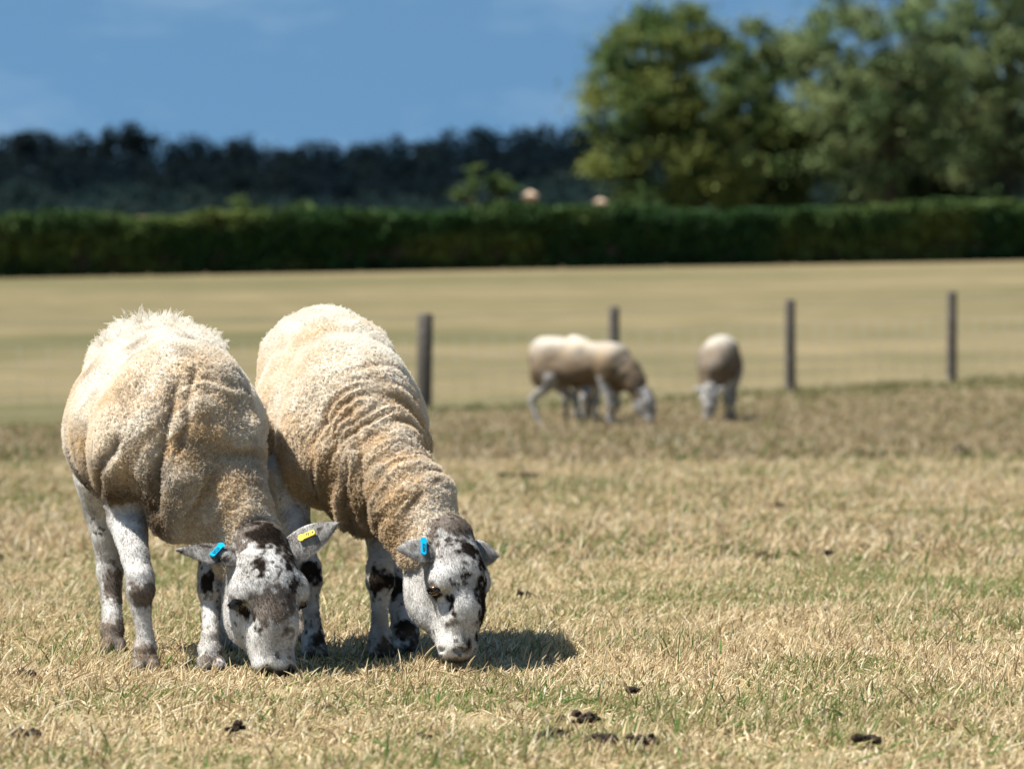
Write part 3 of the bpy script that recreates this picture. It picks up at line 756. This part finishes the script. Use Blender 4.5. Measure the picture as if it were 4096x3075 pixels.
sheep2, inf2 = build_sheep('sheep', O2, Y2, spec2, 2, 0.006)
tag(sheep2, 'wrinkly necked sheep with a black blotched face and one blue ear tag', 'sheep', 'sheep grazing in the foreground')
add_eyes(sheep2, inf2, True)
add_tag(sheep2, inf2, 0, 0.36, 0.47, -0.35, 0.75, M_BLUE, '02204')

# ---------- three sheep by the fence
def X_(px, Y): return (px - 512) / FPX * Y
def far_sheep(O, yaw, headoff, label, tn, hind=(-0.66, -0.50), tint=(0.22, 0.205, 0.195), top=0.66):  # tint paints shade on the flanks, top keeps the back lighter
    th = R(yaw); F = np.array([math.sin(th), -math.cos(th), 0]); L = np.array([math.cos(th), math.sin(th), 0])
    gz = float(ground_z(np.array([O[0]]), np.array([O[1]]))[0]); O3 = np.array([O[0], O[1], gz])
    W = lambda x, y, z: O3 + x * F + y * L + np.array([0, 0, z])
    hx, hy = headoff
    face = F * 0.9 + L * hy * 1.5
    poll = W(hx, hy, 0.31); muz = W(hx + 0.05, hy, 0.035)
    sp = dict(torso=torso(0.0, 0.88), poll=poll, muzzle=muz, face=face,
              neck=[(*W(0.04, 0, 0.55), 0.165), (*W(0.16, hy * 0.4, 0.47), 0.115), (*W(hx - 0.12, hy * 0.8, 0.39), 0.09)],
              legs=[foreleg(-0.1, 0.04, -0.09), foreleg(0.1, -0.03, 0.09), hindleg(-0.1, hind[0], -0.1), hindleg(0.1, hind[1], 0.1)],
              up=(0.56, 0.82), top=top, hair=0.5, fold=0.03, fold_to=0.4, fold_amp=0.004, tan=tn, tint=tint, dirt_shade=0.75, smudge=0.1, patch=[(0.05, 0.03, 0, 0.05, 0.9, 'k'), (0.15, 0.05, 0.0, 0.03, 0.7, 'b')], leg_patch=[],
              ears=[dict(base=(0.03, -0.015, -0.045), tip=poll + L * 0.15 - F * 0.02, up=F + np.array([0, 0, 0.6]), width=0.034, cup=0.25),
                    dict(base=(0.03, -0.015, 0.045), tip=poll - L * 0.15 - F * 0.02, up=F + np.array([0, 0, 0.6]), width=0.034, cup=0.25)])
    sgn = np.sign(head_frame(poll, muz, face)[2] @ L)
    if sgn > 0: sp['ears'][0]['base'], sp['ears'][1]['base'] = sp['ears'][1]['base'], sp['ears'][0]['base']
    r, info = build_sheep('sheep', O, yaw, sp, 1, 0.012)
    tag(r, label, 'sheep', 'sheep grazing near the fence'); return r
far_sheep((X_(611, 43.0), 43.0), 60, (0.34, 0.02), 'distant sheep standing side on with its head down to the right', 0.3, (-0.66, -0.34))
far_sheep((X_(586, 45.0), 45.0), 170, (0.30, 0.03), 'pale backed distant sheep mostly hidden behind the side on one', -0.2, tint=(0.7, 0.68, 0.65), top=0.95)
far_sheep((X_(716, 44.6), 44.6), -8, (0.28, -0.03), 'distant sheep facing the camera between two thin fence posts', 0.1)

# ------------------------------------------------------------------ fence
def tube(pts, rads, seg=8, cap=True):
    pts = [np.asarray(p, float) for p in pts]; V = []; Fq = []
    for i, p in enumerate(pts):
        d = unit(pts[min(i + 1, len(pts) - 1)] - pts[max(i - 1, 0)])
        a = unit(np.cross(d, (0.13, 0.99, 0.05) if abs(d[1]) < 0.9 else (1, 0, 0))); b = np.cross(d, a)
        for j in range(seg):
            q = 2 * math.pi * j / seg; V.append(p + rads[i] * (math.cos(q) * a + math.sin(q) * b))
    for i in range(len(pts) - 1):
        for j in range(seg): Fq.append((i * seg + j, i * seg + (j + 1) % seg, (i + 1) * seg + (j + 1) % seg, (i + 1) * seg + j))
    if cap:
        Fq.append(tuple(range(seg))[::-1]); Fq.append(tuple((len(pts) - 1) * seg + j for j in range(seg)))
    return V, Fq
posts = [(425.5, 410, 313, 50.0, 0.080, -0.020), (614, 402, 306, 52.3, 0.058, 0.0), (790, 394, 299, 54.6, 0.058, 0.002), (952, 385, 291, 56.9, 0.056, -0.004)]
fence = empty('wire_fence', (0, 52, 0))
tag(fence, 'post and wire fence crossing the pasture behind the sheep', 'fence')
fo = np.array([0, 52, 0])
pp = []
for (px, yb, yt, Y, rr, lean) in posts:
    b = at_px(px, yb, Y); g = float(ground_z(b[0], b[1])); tz = at_px(px, yt, Y)[2]
    pp.append((b[0], Y, g, tz, rr, lean))
dx = [pp[-1][0] - pp[-2][0], pp[-1][1] - pp[-2][1]]
for k in (1, 2, 3):                                   # the run goes on out of the frame on the right, and on the left behind the sheep
    x, y = pp[3][0] + dx[0] * k, pp[3][1] + dx[1] * k; g = float(ground_z(x, y)); pp.append((x, y, g, g + 1.03, 0.055, 0.0))
for i, (x, y, g, tz, rr, lean) in enumerate(pp):
    zs = [g - 0.3, g, g + 0.5 * (tz - g), tz - 0.02, tz]
    V, Fq = tube([np.array([x + lean * (tz - z), y, z]) - fo for z in zs], [rr * 1.05, rr * 1.05, rr, rr * 0.97, rr * 0.8], 14)
    po = new_mesh('post', V, Fq, M_POST, fence)
    if i == 0: po['label'] = 'thick leaning timber straining post'
left = (pp[0][0] - 9.0, pp[0][1] - 5.0, float(ground_z(pp[0][0] - 9.0, pp[0][1] - 5.0)), 0, 0, 0)
run = [(left[0], left[1], left[2])] + [(p_[0], p_[1], p_[2]) for p_ in pp]
V, Fq = tube([np.array([left[0], left[1], z]) - fo for z in (left[2] - 0.3, left[2], left[2] + 1.0)], [0.06, 0.06, 0.055], 12)
new_mesh('post', V, Fq, M_POST, fence)
for hgt in (0.08, 0.22, 0.37, 0.54, 0.74, 0.95):
    pts = []
    for a, b in zip(run[:-1], run[1:]):
        for t in np.linspace(0, 1, 6)[:-1]:
            pts.append(np.array([a[0] + (b[0] - a[0]) * t, a[1] + (b[1] - a[1]) * t, a[2] + (b[2] - a[2]) * t + hgt - 0.012 * math.sin(math.pi * t)]) - fo)
    V, Fq = tube(pts, [0.0022] * len(pts), 5)
    new_mesh('wire', V, Fq, M_WIRE, fence)
Vs, Fs = [], []
for a, b in zip(run[:-1], run[1:]):
    ln = math.hypot(b[0] - a[0], b[1] - a[1])
    for t in np.arange(0.15, ln, 0.3) / ln:
        q = np.array([a[0] + (b[0] - a[0]) * t, a[1] + (b[1] - a[1]) * t, a[2] + (b[2] - a[2]) * t]) - fo
        V, Fq = tube([q + (0, 0, 0.08), q + (0, 0, 0.74)], [0.0018] * 2, 4); o = len(Vs); Vs += V; Fs += [tuple(i + o for i in f_) for f_ in Fq]
tag(new_mesh('stay_wires', Vs, Fs, M_WIRE, fence), kind='stuff')

# ------------------------------------------------------------------ leaves, hedge, trees
def leaf_quads(cent, size, aspect=0.6, up=0.3):
    n = len(cent)
    a = RNG.normal(size=(n, 3)); a /= np.linalg.norm(a, axis=1, keepdims=True)
    nn = RNG.normal(size=(n, 3)) + np.array([0, 0, up]); b = np.cross(nn, a); b /= np.linalg.norm(b, axis=1, keepdims=True)
    s = size[:, None] * 0.5
    bow = np.cross(a, b) * s * 0.35
    V = np.stack([cent - a * s, cent + b * s * aspect + bow, cent + a * s, cent - b * s * aspect + bow], 1).reshape(-1, 3)
    return V, np.arange(n * 4).reshape(n, 4)

def foliage(name, cent, size, col, parent, var=0.25, aspect=0.6, mat=None):
    V, Fq = leaf_quads(cent, size, aspect)
    cols = np.clip(col * (1 + var * RNG.normal(size=(len(cent), 1))), 0.004, 0.6)
    return new_mesh(name, V, Fq, mat or M_LEAF, parent, False, np.repeat(cols, 4, 0))

hedge = empty('hedge', (0, 150, 0)); tag(hedge, 'long trimmed dark green hedge along the far edge of the mown field', 'hedge')
def hedge_y(x): return 149.5 + 0.36 * x
n = 120000
hx = RNG.uniform(-40, 40, n); u = RNG.random(n); q_ = RNG.random(n)
zt = 1.83 + 0.12 * vnoise(np.stack([hx / 2.6, hx * 0, hx * 0], 1), 5) + 0.08 * vnoise(np.stack([hx / 0.9, hx * 0 + 5, hx * 0], 1), 7) + 0.06 * vnoise(np.stack([hx / 0.4, hx * 0, hx * 0], 1), 6)
sh_ = np.where(q_ < 0.45, 0, np.where(q_ < 0.65, 1, np.where(q_ < 0.74, 2, 3)))   # front, top, back, inside
vv = RNG.random(n) ** 0.75
wz_ = 0.62 + 0.30 * sst(0.15, 0.75, vv) - 0.14 * sst(0.85, 1.0, vv)               # section widens above the bare stems
bmp = 0.12 * vnoise(np.stack([hx / 0.5, vv * 4, hx * 0], 1), 12)
inn = np.abs(RNG.normal(size=n)) * 0.10
cy = np.select([sh_ == 0, sh_ == 1, sh_ == 2], [-(wz_ + bmp - inn), RNG.uniform(-0.85, 0.85, n), wz_ - inn], RNG.uniform(-0.6, 0.6, n))
cz = np.where(sh_ == 1, zt - np.abs(RNG.normal(size=n)) * 0.07 - 0.18 * np.abs(cy) ** 3, 0.06 + (zt - 0.08) * np.where(sh_ == 3, RNG.random(n) ** 1.6, vv))
hp_ = np.stack([hx, hedge_y(hx) + cy, ground_z(hx, hedge_y(hx)) + cz], 1)
green = vnoise(hp_ / (2.2, 2.2, 0.9), 15)
hcol = mixv((0.030, 0.075, 0.020), (0.115, 0.15, 0.035), sst(-0.3, 0.7, green))
foliage('foliage', hp_ - (0, 150, 0), RNG.uniform(0.14, 0.25, n), hcol, hedge, 0.3)
cxs = np.arange(-40, 40.01, 0.25); V, Fq = [], []
for i, x in enumerate(cxs):
    for (yy, zz) in ((-0.34, 0.02), (-0.52, 0.5), (-0.55, 1.1), (-0.40, 1.62), (0.40, 1.62), (0.55, 1.1), (0.34, 0.02)):
        y = hedge_y(x) + yy + RNG.normal() * 0.05; V.append((x + RNG.normal() * 0.04, y - 150, float(ground_z(x, y)) + zz + RNG.normal() * 0.04))
    if i:
        for j in range(7): Fq.append(((i - 1) * 7 + j, (i - 1) * 7 + (j + 1) % 7, i * 7 + (j + 1) % 7, i * 7 + j))
new_mesh('twig_core', V, Fq, M_BARK, hedge, False)
V, Fq = tube([(0, 0, -0.2), (0.03, 0.02, 0.3), (-0.02, 0, 0.7), (0.06, 0.05, 1.2)], [0.06, 0.05, 0.045, 0.03], 6)
stem0 = new_mesh('stem', V, Fq, M_BARK, hedge)
for i, x in enumerate(np.arange(-40, 40, 0.55)):
    o = stem0 if i == 0 else stem0.copy()
    if i: C.objects.link(o); o.parent = hedge
    y = hedge_y(x) + RNG.normal() * 0.3
    o.location = (x, y - 150, float(ground_z(x, y))); o.rotation_euler = (RNG.normal() * 0.12, RNG.normal() * 0.15, RNG.uniform(0, 6))

def tree(name, label, group, x, Y, height, spread, base_h, col, seed, clumps=100, per=210, leaf=0.24, holes=0.0, cat='tree', trunk=0.22, lobes=None):
    rng = np.random.default_rng(seed)
    g = float(ground_z(x, Y)); root = empty(name, (x, Y, g)); tag(root, label, cat, group)
    Vt, Ft = [], []
    def addtube(pts, rr, seg=7):
        V, Fq = tube(pts, rr, seg); o = len(Vt); Vt.extend(V); Ft.extend([tuple(i + o for i in f_) for f_ in Fq])
    top = np.array([rng.normal() * 0.3, rng.normal() * 0.3, height * 0.8])
    tp = [np.array([0, 0, -0.3]), np.array([0.05, 0, base_h]), top * 0.55 + rng.normal(size=3) * 0.15, top]
    addtube(tp, [trunk, trunk * 0.8, trunk * 0.5, trunk * 0.12], 9)
    cl = []
    tries = 0
    while len(cl) < clumps and tries < clumps * 30:
        tries += 1
        d = rng.normal(size=3); d /= np.linalg.norm(d); rr = rng.random() ** 0.42
        q = np.array([d[0] * spread * rr, d[1] * spread * 0.8 * rr, base_h + (height - base_h) * (0.5 + 0.5 * d[2] * rr)])
        lob = vnoise(np.array([[q[0] / (spread * 0.55), q[1] / (spread * 0.55), q[2] / (spread * 0.55)]]) + seed, seed)[0]
        if lob < -0.25 - (1 - holes) * 0.4: continue
        hfrac = (q[2] - base_h) / (height - base_h)
        if hfrac < 0.25 and abs(q[0]) > spread * (0.45 + 2.0 * hfrac): continue
        cl.append(q)
    cl = np.array(cl)
    for q in cl[:: max(1, len(cl) // 42)]:
        t = np.clip((q[2] * 0.62) / height, 0.12, 0.9)
        i = 0.12 + t * 0.7
        st = tp[1] * (1 - t) + top * t
        m = (st + q) / 2 + np.array([0, 0, -0.05 * height]) + rng.normal(size=3) * 0.1
        addtube([st, m, q], [trunk * 0.36 * (1 - t * 0.6), trunk * 0.22, 0.02], 5)
    new_mesh('trunk', Vt, Ft, M_BARK, root)
    cs = rng.uniform(0.45, 1.0, len(cl)) * spread / 4.5
    k = rng.integers(0, len(cl), clumps * per)
    off = rng.normal(size=(len(k), 3)); off /= np.linalg.norm(off, axis=1, keepdims=True); off *= (rng.random(len(k)) ** 0.5)[:, None]
    loose = rng.random(len(k)) < 0.22; off[loose] *= 1.9
    cen = cl[k] + off * cs[k][:, None] * np.array([1.15, 1.15, 0.8])
    tone = rng.normal(size=len(cl)) * 0.5 + 0.5
    c2 = mixv(col[0], col[1], np.clip(tone[k] + 0.2 * rng.normal(size=len(k)), 0, 1))
    foliage('crown', cen, rng.uniform(0.7, 1.3, len(k)) * leaf, c2, root, 0.22)
    return root
GY = ((0.062, 0.108, 0.028), (0.165, 0.185, 0.045)); GP = ((0.085, 0.135, 0.05), (0.185, 0.225, 0.095)); GD = ((0.02, 0.038, 0.018), (0.045, 0.07, 0.028))
G1 = 'trees standing behind the hedge'
X = lambda px, Y: (px - 512) / FPX * Y
tree('broad_tree', 'yellowing broad crowned tree, leftmost of the tall trees behind the hedge', G1, X(676, 228), 228, 10.9, 4.5, 0.7, GY, 5, 140, 215, 0.24, 0.9)
tree('broad_tree', 'darker green tree beside the yellowing one, middle of the tall trees', G1, X(768, 236), 236, 10.2, 4.2, 0.8, ((0.05, 0.09, 0.025), (0.13, 0.16, 0.05)), 8, 130, 240, 0.24, 0.5)
tree('tall_tree', 'pale green loose willow like tree, left of the dark one at the right edge', G1, X(888, 226), 226, 13.2, 4.3, 1.8, GP, 13, 120, 240, 0.22, 0.95)
tree('tall_tree', 'tall dark tree cut off by the right edge of the picture', G1, X(1010, 232), 232, 15.5, 4.6, 1.5, GP, 21, 130, 240, 0.22, 0.9)
tree('tall_tree', 'dense shady low tree under the pale ones near the right edge', G1, X(930, 245), 245, 8.6, 6.0, 0.3, GD, 34, 140, 230, 0.27, 0.2)
tree('small_tree', 'small rounded green tree showing above the middle of the hedge', None, X(485, 196), 196, 3.5, 1.25, 0.5, ((0.045, 0.085, 0.025), (0.10, 0.14, 0.04)), 41, 40, 120, 0.2, 0.3, trunk=0.1)
for i, (px, Y, hh, sp_, lab) in enumerate(((248, 185, 2.35, 1.0, 'pale green bush poking above the hedge, left of its neighbour'), (315, 185, 2.4, 1.5, 'wide pale green bush poking above the hedge, right of its neighbour'))):
    tree('bush', lab, 'bushes behind the hedge', X(px, Y), Y, hh, sp_, 0.2, ((0.06, 0.10, 0.03), (0.12, 0.17, 0.05)), 50 + i, 26, 110, 0.2, 0.2, cat='bush', trunk=0.06)

# brick gate pillars beyond the hedge
def box(V, Fq, lo, hi):
    o = len(V); x0, y0, z0 = lo; x1, y1, z1 = hi
    V += [(x0, y0, z0), (x1, y0, z0), (x1, y1, z0), (x0, y1, z0), (x0, y0, z1), (x1, y0, z1), (x1, y1, z1), (x0, y1, z1)]
    Fq += [tuple(o + i for i in f_) for f_ in ((0, 3, 2, 1), (4, 5, 6, 7), (0, 1, 5, 4), (1, 2, 6, 5), (2, 3, 7, 6), (3, 0, 4, 7))]
for px, ytop, wd, lab in ((530, 190, 0.52, 'taller orange brick gate pillar, left of the pair above the hedge'), (600, 198, 0.46, 'shorter orange brick gate pillar, right of the pair above the hedge')):
    Y = 200.0; x = X(px, Y); g = float(ground_z(x, Y)); tz = at_px(px, ytop, Y)[2] - g
    root = empty('gate_pillar', (x, Y, g)); tag(root, lab, 'pillar', 'brick gate pillars')
    V, Fq = [], []; rows = int((tz - 0.2) / 0.075)
    for r_ in range(rows):                             # brick courses, alternate ones a little proud
        e = 0.006 * (r_ % 2); box(V, Fq, (-wd / 2 - e, -wd / 2 - e, r_ * 0.075 - (0.2 if r_ == 0 else 0)), (wd / 2 + e, wd / 2 + e, (r_ + 1) * 0.075 - 0.006))
    new_mesh('shaft', V, Fq, M_BRICK, root, False)
    V, Fq = [], []; z = rows * 0.075
    box(V, Fq, (-wd / 2 - 0.06, -wd / 2 - 0.06, z - 0.004), (wd / 2 + 0.06, wd / 2 + 0.06, z + 0.09)); o = len(V)
    s_ = wd / 2 + 0.02; V += [(-s_, -s_, z + 0.088), (s_, -s_, z + 0.088), (s_, s_, z + 0.088), (-s_, s_, z + 0.088), (0, 0, tz)]
    Fq += [(o, o + 1, o + 4), (o + 1, o + 2, o + 4), (o + 2, o + 3, o + 4), (o + 3, o, o + 4)]
    new_mesh('cap', V, Fq, M_CAP, root, False)

# far wood on the rising ground
cen, sz, cl_ = [], [], []
rngw = np.random.default_rng(77)
prof = [(-40, 132), (0, 133), (45, 128), (80, 131), (115, 138), (135, 130), (165, 134), (200, 131), (245, 126), (275, 133), (325, 135), (360, 131), (385, 138), (430, 133), (480, 138), (520, 136), (545, 145), (585, 133), (615, 140), (640, 142), (680, 136), (745, 131), (790, 138), (835, 130), (930, 128), (980, 128), (1060, 125), (2000, 125)]
pxs, pys = [q[0] * 1.0 for q in prof], [q[1] for q in prof]
# (profile x is in 1/1.94 of the crop the skyline was measured from)
for row, (Yw, drop) in enumerate(((660, 0), (630, 16), (600, 34), (575, 50), (555, 64))):
    for px in np.arange(-160, 1200, 15):
        px = px + rngw.normal() * 5
        ytop = np.interp(px * 2.16 / 1.08 / 1.0 * 0.5, pxs, pys) if False else np.interp(px, [q[0] * 0.54 if q[0] < 1500 else q[0] for q in prof], pys)
        ytop = 133 + (ytop - 133) * 1.7 + drop + rngw.uniform(-2, 7) + (rngw.uniform(0, 8) if row else 0)
        Yj = Yw + rngw.normal() * 8; x = X(px, Yj); tz = at_px(px, ytop, Yj)[2]; rx = rngw.uniform(1.7, 3.4) if row == 0 else rngw.uniform(1.8, 4.2); hh = rngw.uniform(4.5, 7)
        m = 520
        d = rngw.normal(size=(m, 3)); d /= np.linalg.norm(d, axis=1, keepdims=True); d *= (rngw.random(m) ** 0.35)[:, None]
        q = np.stack([x + d[:, 0] * rx, Yj + d[:, 1] * rx, tz - hh / 2 + d[:, 2] * hh / 2], 1)
        q += 0.25 * rngw.normal(size=q.shape)
        cen.append(q); sz.append(rngw.uniform(0.35, 0.8, m)); t_ = rngw.random()
        base = np.array((0.007, 0.015, 0.021)) * (1 - t_) + np.array((0.014, 0.022, 0.024)) * t_
        if row >= 3: base = base * 1.6 + np.array((0.006, 0.010, 0.003))
        cl_.append(np.tile(base, (m, 1)))
wood = foliage('far_wood', np.concatenate(cen), np.concatenate(sz), np.concatenate(cl_), None, 0.12, 0.8, M_WOOD)
tag(wood, 'dark distant wood along the skyline', 'wood', None, 'stuff')

# ------------------------------------------------------------------ dung
def dung(px, py, w, lab, seed, long_=1.0):
    rng = np.random.default_rng(seed)
    Y = CAM_H * FPX / (py - 345); x = X(px, Y); g = float(ground_z(x, Y)) + float(micro(np.array([x]), np.array([Y]))[0])
    V, Fq = [], []
    for i in range(int(10 + 7 * rng.random())):
        r = w * rng.uniform(0.12, 0.36)
        c = np.array([rng.normal() * w * 0.33 * long_, rng.normal() * w * 0.25, abs(rng.normal()) * w * 0.18 + r * 0.5 + 0.010])
        v, f_ = uv_sphere((0, 0, 0), 1.0, 16, 11, rng.normal(size=3)); v = np.array(v)
        v = v * (1 + 0.30 * vnoise(v * 2.2 + i * 3 + seed, seed)[:, None] + 0.16 * vnoise(v * 6 + i, seed + 1)[:, None]) * r * np.array([1.1, 1, 0.85]) + c
        o = len(V); V += list(v); Fq += [tuple(k + o for k in q) for q in f_]
    ob = new_mesh('dung', V, Fq, M_DUNG); ob.location = (x, Y, g)
    tag(ob, lab, 'dung', 'dung scattered on the grass')
s = 1 / 2.16
for i, (px, py, w, lab, lg) in enumerate((
        (1195, 1600, 0.034, 'black dung lump near the bottom edge, lowest of the cluster right of the sheep', 1.0),
        (1266, 1560, 0.030, 'wide black dung heap just above the brown lump near the bottom', 1.4),
        (1206, 1558, 0.016, 'tiny dung pellet left of the wide black heap', 1.0),
        (1306, 1612, 0.032, 'brown dung lump right of the lowest black one near the bottom', 1.0),
        (1385, 1616, 0.026, 'small dung lump at the bottom, right end of the cluster', 1.3),
        (1366, 1500, 0.020, 'small dung lump topmost of the cluster near the bottom', 1.0),
        (42, 1596, 0.030, 'dung lump in the bottom left corner', 1.2),
        (506, 1586, 0.020, 'small dung lump below the left sheep', 1.0),
        (920, 1596, 0.016, 'tiny dung lump at the bottom below the right sheep', 1.0),
        (1875, 1616, 0.026, 'dung lump near the bottom right corner', 1.3),
        (1136, 1296, 0.030, 'round dark dung lump right of the blotched sheep face', 1.0),
        (1648, 1213, 0.034, 'flat dark dung patch in the middle of the right pasture', 1.5),
        (1690, 1102, 0.034, 'dark dung lump, farther one in the middle of the right pasture', 1.0),
        (1790, 1208, 0.026, 'faint dung lump right of the flat dark patch', 1.3),
        (1004, 1120, 0.030, 'dark dung lump beside the right sheep neck', 1.0),
        (2072, 985, 0.055, 'dark dung heap far out near the right edge', 1.4),
        (1130, 1036, 0.060, 'long dark dung streak on the grass below the distant side on sheep', 2.2),
        (1130, 960, 0.045, 'blurred dung lump under the distant side on sheep', 1.0),
        (60, 1480, 0.022, 'brownish dung lump left of the left sheep feet', 1.0))):
    dung(px * s, py * s, w, lab, 300 + i, lg)

# ------------------------------------------------------------------ grass
def grass_zone(y0, y1, dens, hgt, rad, margin, seed, tone=1.0, k=4):
    rng = np.random.default_rng(seed)
    hw = lambda y: 512 / FPX * y + margin
    n = int(dens * (hw(y0) + hw(y1)) * (y1 - y0))
    y = y0 + (y1 - y0) * rng.random(n * 2); x = rng.uniform(-1, 1, n * 2) * hw(y1)
    m = np.abs(x) < hw(y); x, y = x[m][:n], y[m][:n]; n = len(x)
    P2 = np.stack([x, y, 0 * x], 1)
    tuft = fbm(P2 / (0.07, 0.10, 1), 2, 5) + 0.8 * fbm(P2 / (0.5, 0.8, 1), 2, 6)
    keep = rng.random(n) < np.clip(0.72 + 0.75 * tuft, 0.12, 1)
    keep &= (y - 1.18 * x < 51.3)
    x, y, P2, tuft = x[keep], y[keep], P2[keep], tuft[keep]; n = len(x)
    z = ground_z(x, y) + micro(x, y)
    hh = hgt * np.exp(0.36 * rng.normal(size=n)) * np.clip(1.0 + 0.75 * tuft, 0.45, 1.8)
    az = rng.random(n) * 6.283 ; lean = np.abs(rng.normal(size=n)) * 0.55 + 0.10
    flat = rng.random(n) < 0.26; lean = np.where(flat, 1.6 + rng.random(n) * 1.4, lean)
    wind = np.stack([0.22 + 0.1 * rng.normal(size=n), 0.1 * rng.normal(size=n)], 1)
    dx, dy = np.cos(az) * lean + wind[:, 0] * (~flat), np.sin(az) * lean + wind[:, 1]
    nrmz = 1 / np.sqrt(1 + dx * dx + dy * dy)
    pts = np.empty((n, k, 3)); bend = rng.uniform(0.0, 0.9, n)
    for i in range(k):
        t = i / (k - 1)
        e = t * (0.6 + 0.4 * t * (1 + bend))
        pts[:, i, 0] = x + dx * nrmz * hh * e; pts[:, i, 1] = y + dy * nrmz * hh * e
        pts[:, i, 2] = z - 0.004 + hh * nrmz * t * (1 - 0.22 * bend * t) + 0.004 * flat
    rr = rad * np.exp(0.3 * rng.normal(size=n))
    prof_ = np.interp(np.linspace(0, 1, k), [0, 0.4, 0.8, 1], [0.9, 1.0, 0.7, 0.15])
    g = fbm(P2 / (0.35, 0.5, 1), 3, 9) + 0.7 * fbm(P2 / (2.0, 3.0, 1), 2, 10)
    pg = np.clip(0.22 + 0.75 * g, 0.03, 0.8)
    # greener strip of ungrazed grass along the fence
    fl = np.exp(-((y - 1.18 * x - 50.5) / 1.6) ** 2); pg = np.clip(pg + 0.6 * fl, 0, 0.9)
    u = rng.random(n); green = u < pg
    straw = mixv((0.61, 0.48, 0.285), (0.41, 0.305, 0.165), rng.random(n)); pale = rng.random(n) < 0.22
    straw[pale] = np.array((0.72, 0.62, 0.43)); br = rng.random(n) < 0.14; straw[br] = np.array((0.22, 0.145, 0.075))
    grn = mixv((0.17, 0.18, 0.065), (0.29, 0.265, 0.11), rng.random(n)); vg = rng.random(n) < 0.25; grn[vg] = np.array((0.10, 0.17, 0.04))
    col = tone * np.where(green[:, None], grn, straw) * (1 + 0.12 * rng.normal(size=(n, 1)))
    return pts, rr[:, None] * prof_[None, :], np.clip(col, 0.02, 0.85)
zones = [(7.2, 16.0, 9800, 0.024, 0.00135, 1.0, 1, 1.0), (16.0, 30.0, 1700, 0.034, 0.0026, 1.4, 2, 0.84), (30.0, 60.0, 380, 0.045, 0.0055, 2.0, 3, 0.54)]
gp, gr, gc = [], [], []
for zn in zones:
    a, b, c_ = grass_zone(*zn); gp.append(a); gr.append(b); gc.append(c_)
# a few tall dry stalks
st = []
for px, py, hh in ((2135, 1195, 0.10), (2160, 1195, 0.10), (1690, 1330, 0.085), (1700, 1330, 0.07), (1215, 1400, 0.05), (1130, 1370, 0.06), (700, 1400, 0.06)):
    Y = CAM_H * FPX / (py * s - 345); x = X(px * s, Y); lx = random.uniform(-0.25, 0.35)
    st.append([[x + lx * hh * t * t, Y, hh * t] for t in (0, 0.35, 0.7, 1)])
gp.append(np.array(st)); gr.append(np.tile([0.0016, 0.0014, 0.0012, 0.0008], (len(st), 1))); gc.append(np.tile((0.68, 0.56, 0.36), (len(st), 1)))
grass = strands('grass', np.concatenate(gp), np.concatenate(gr), np.concatenate(gc), M_GRASS)
tag(grass, 'short dry straw and green grass covering the pasture', 'grass', None, 'stuff')
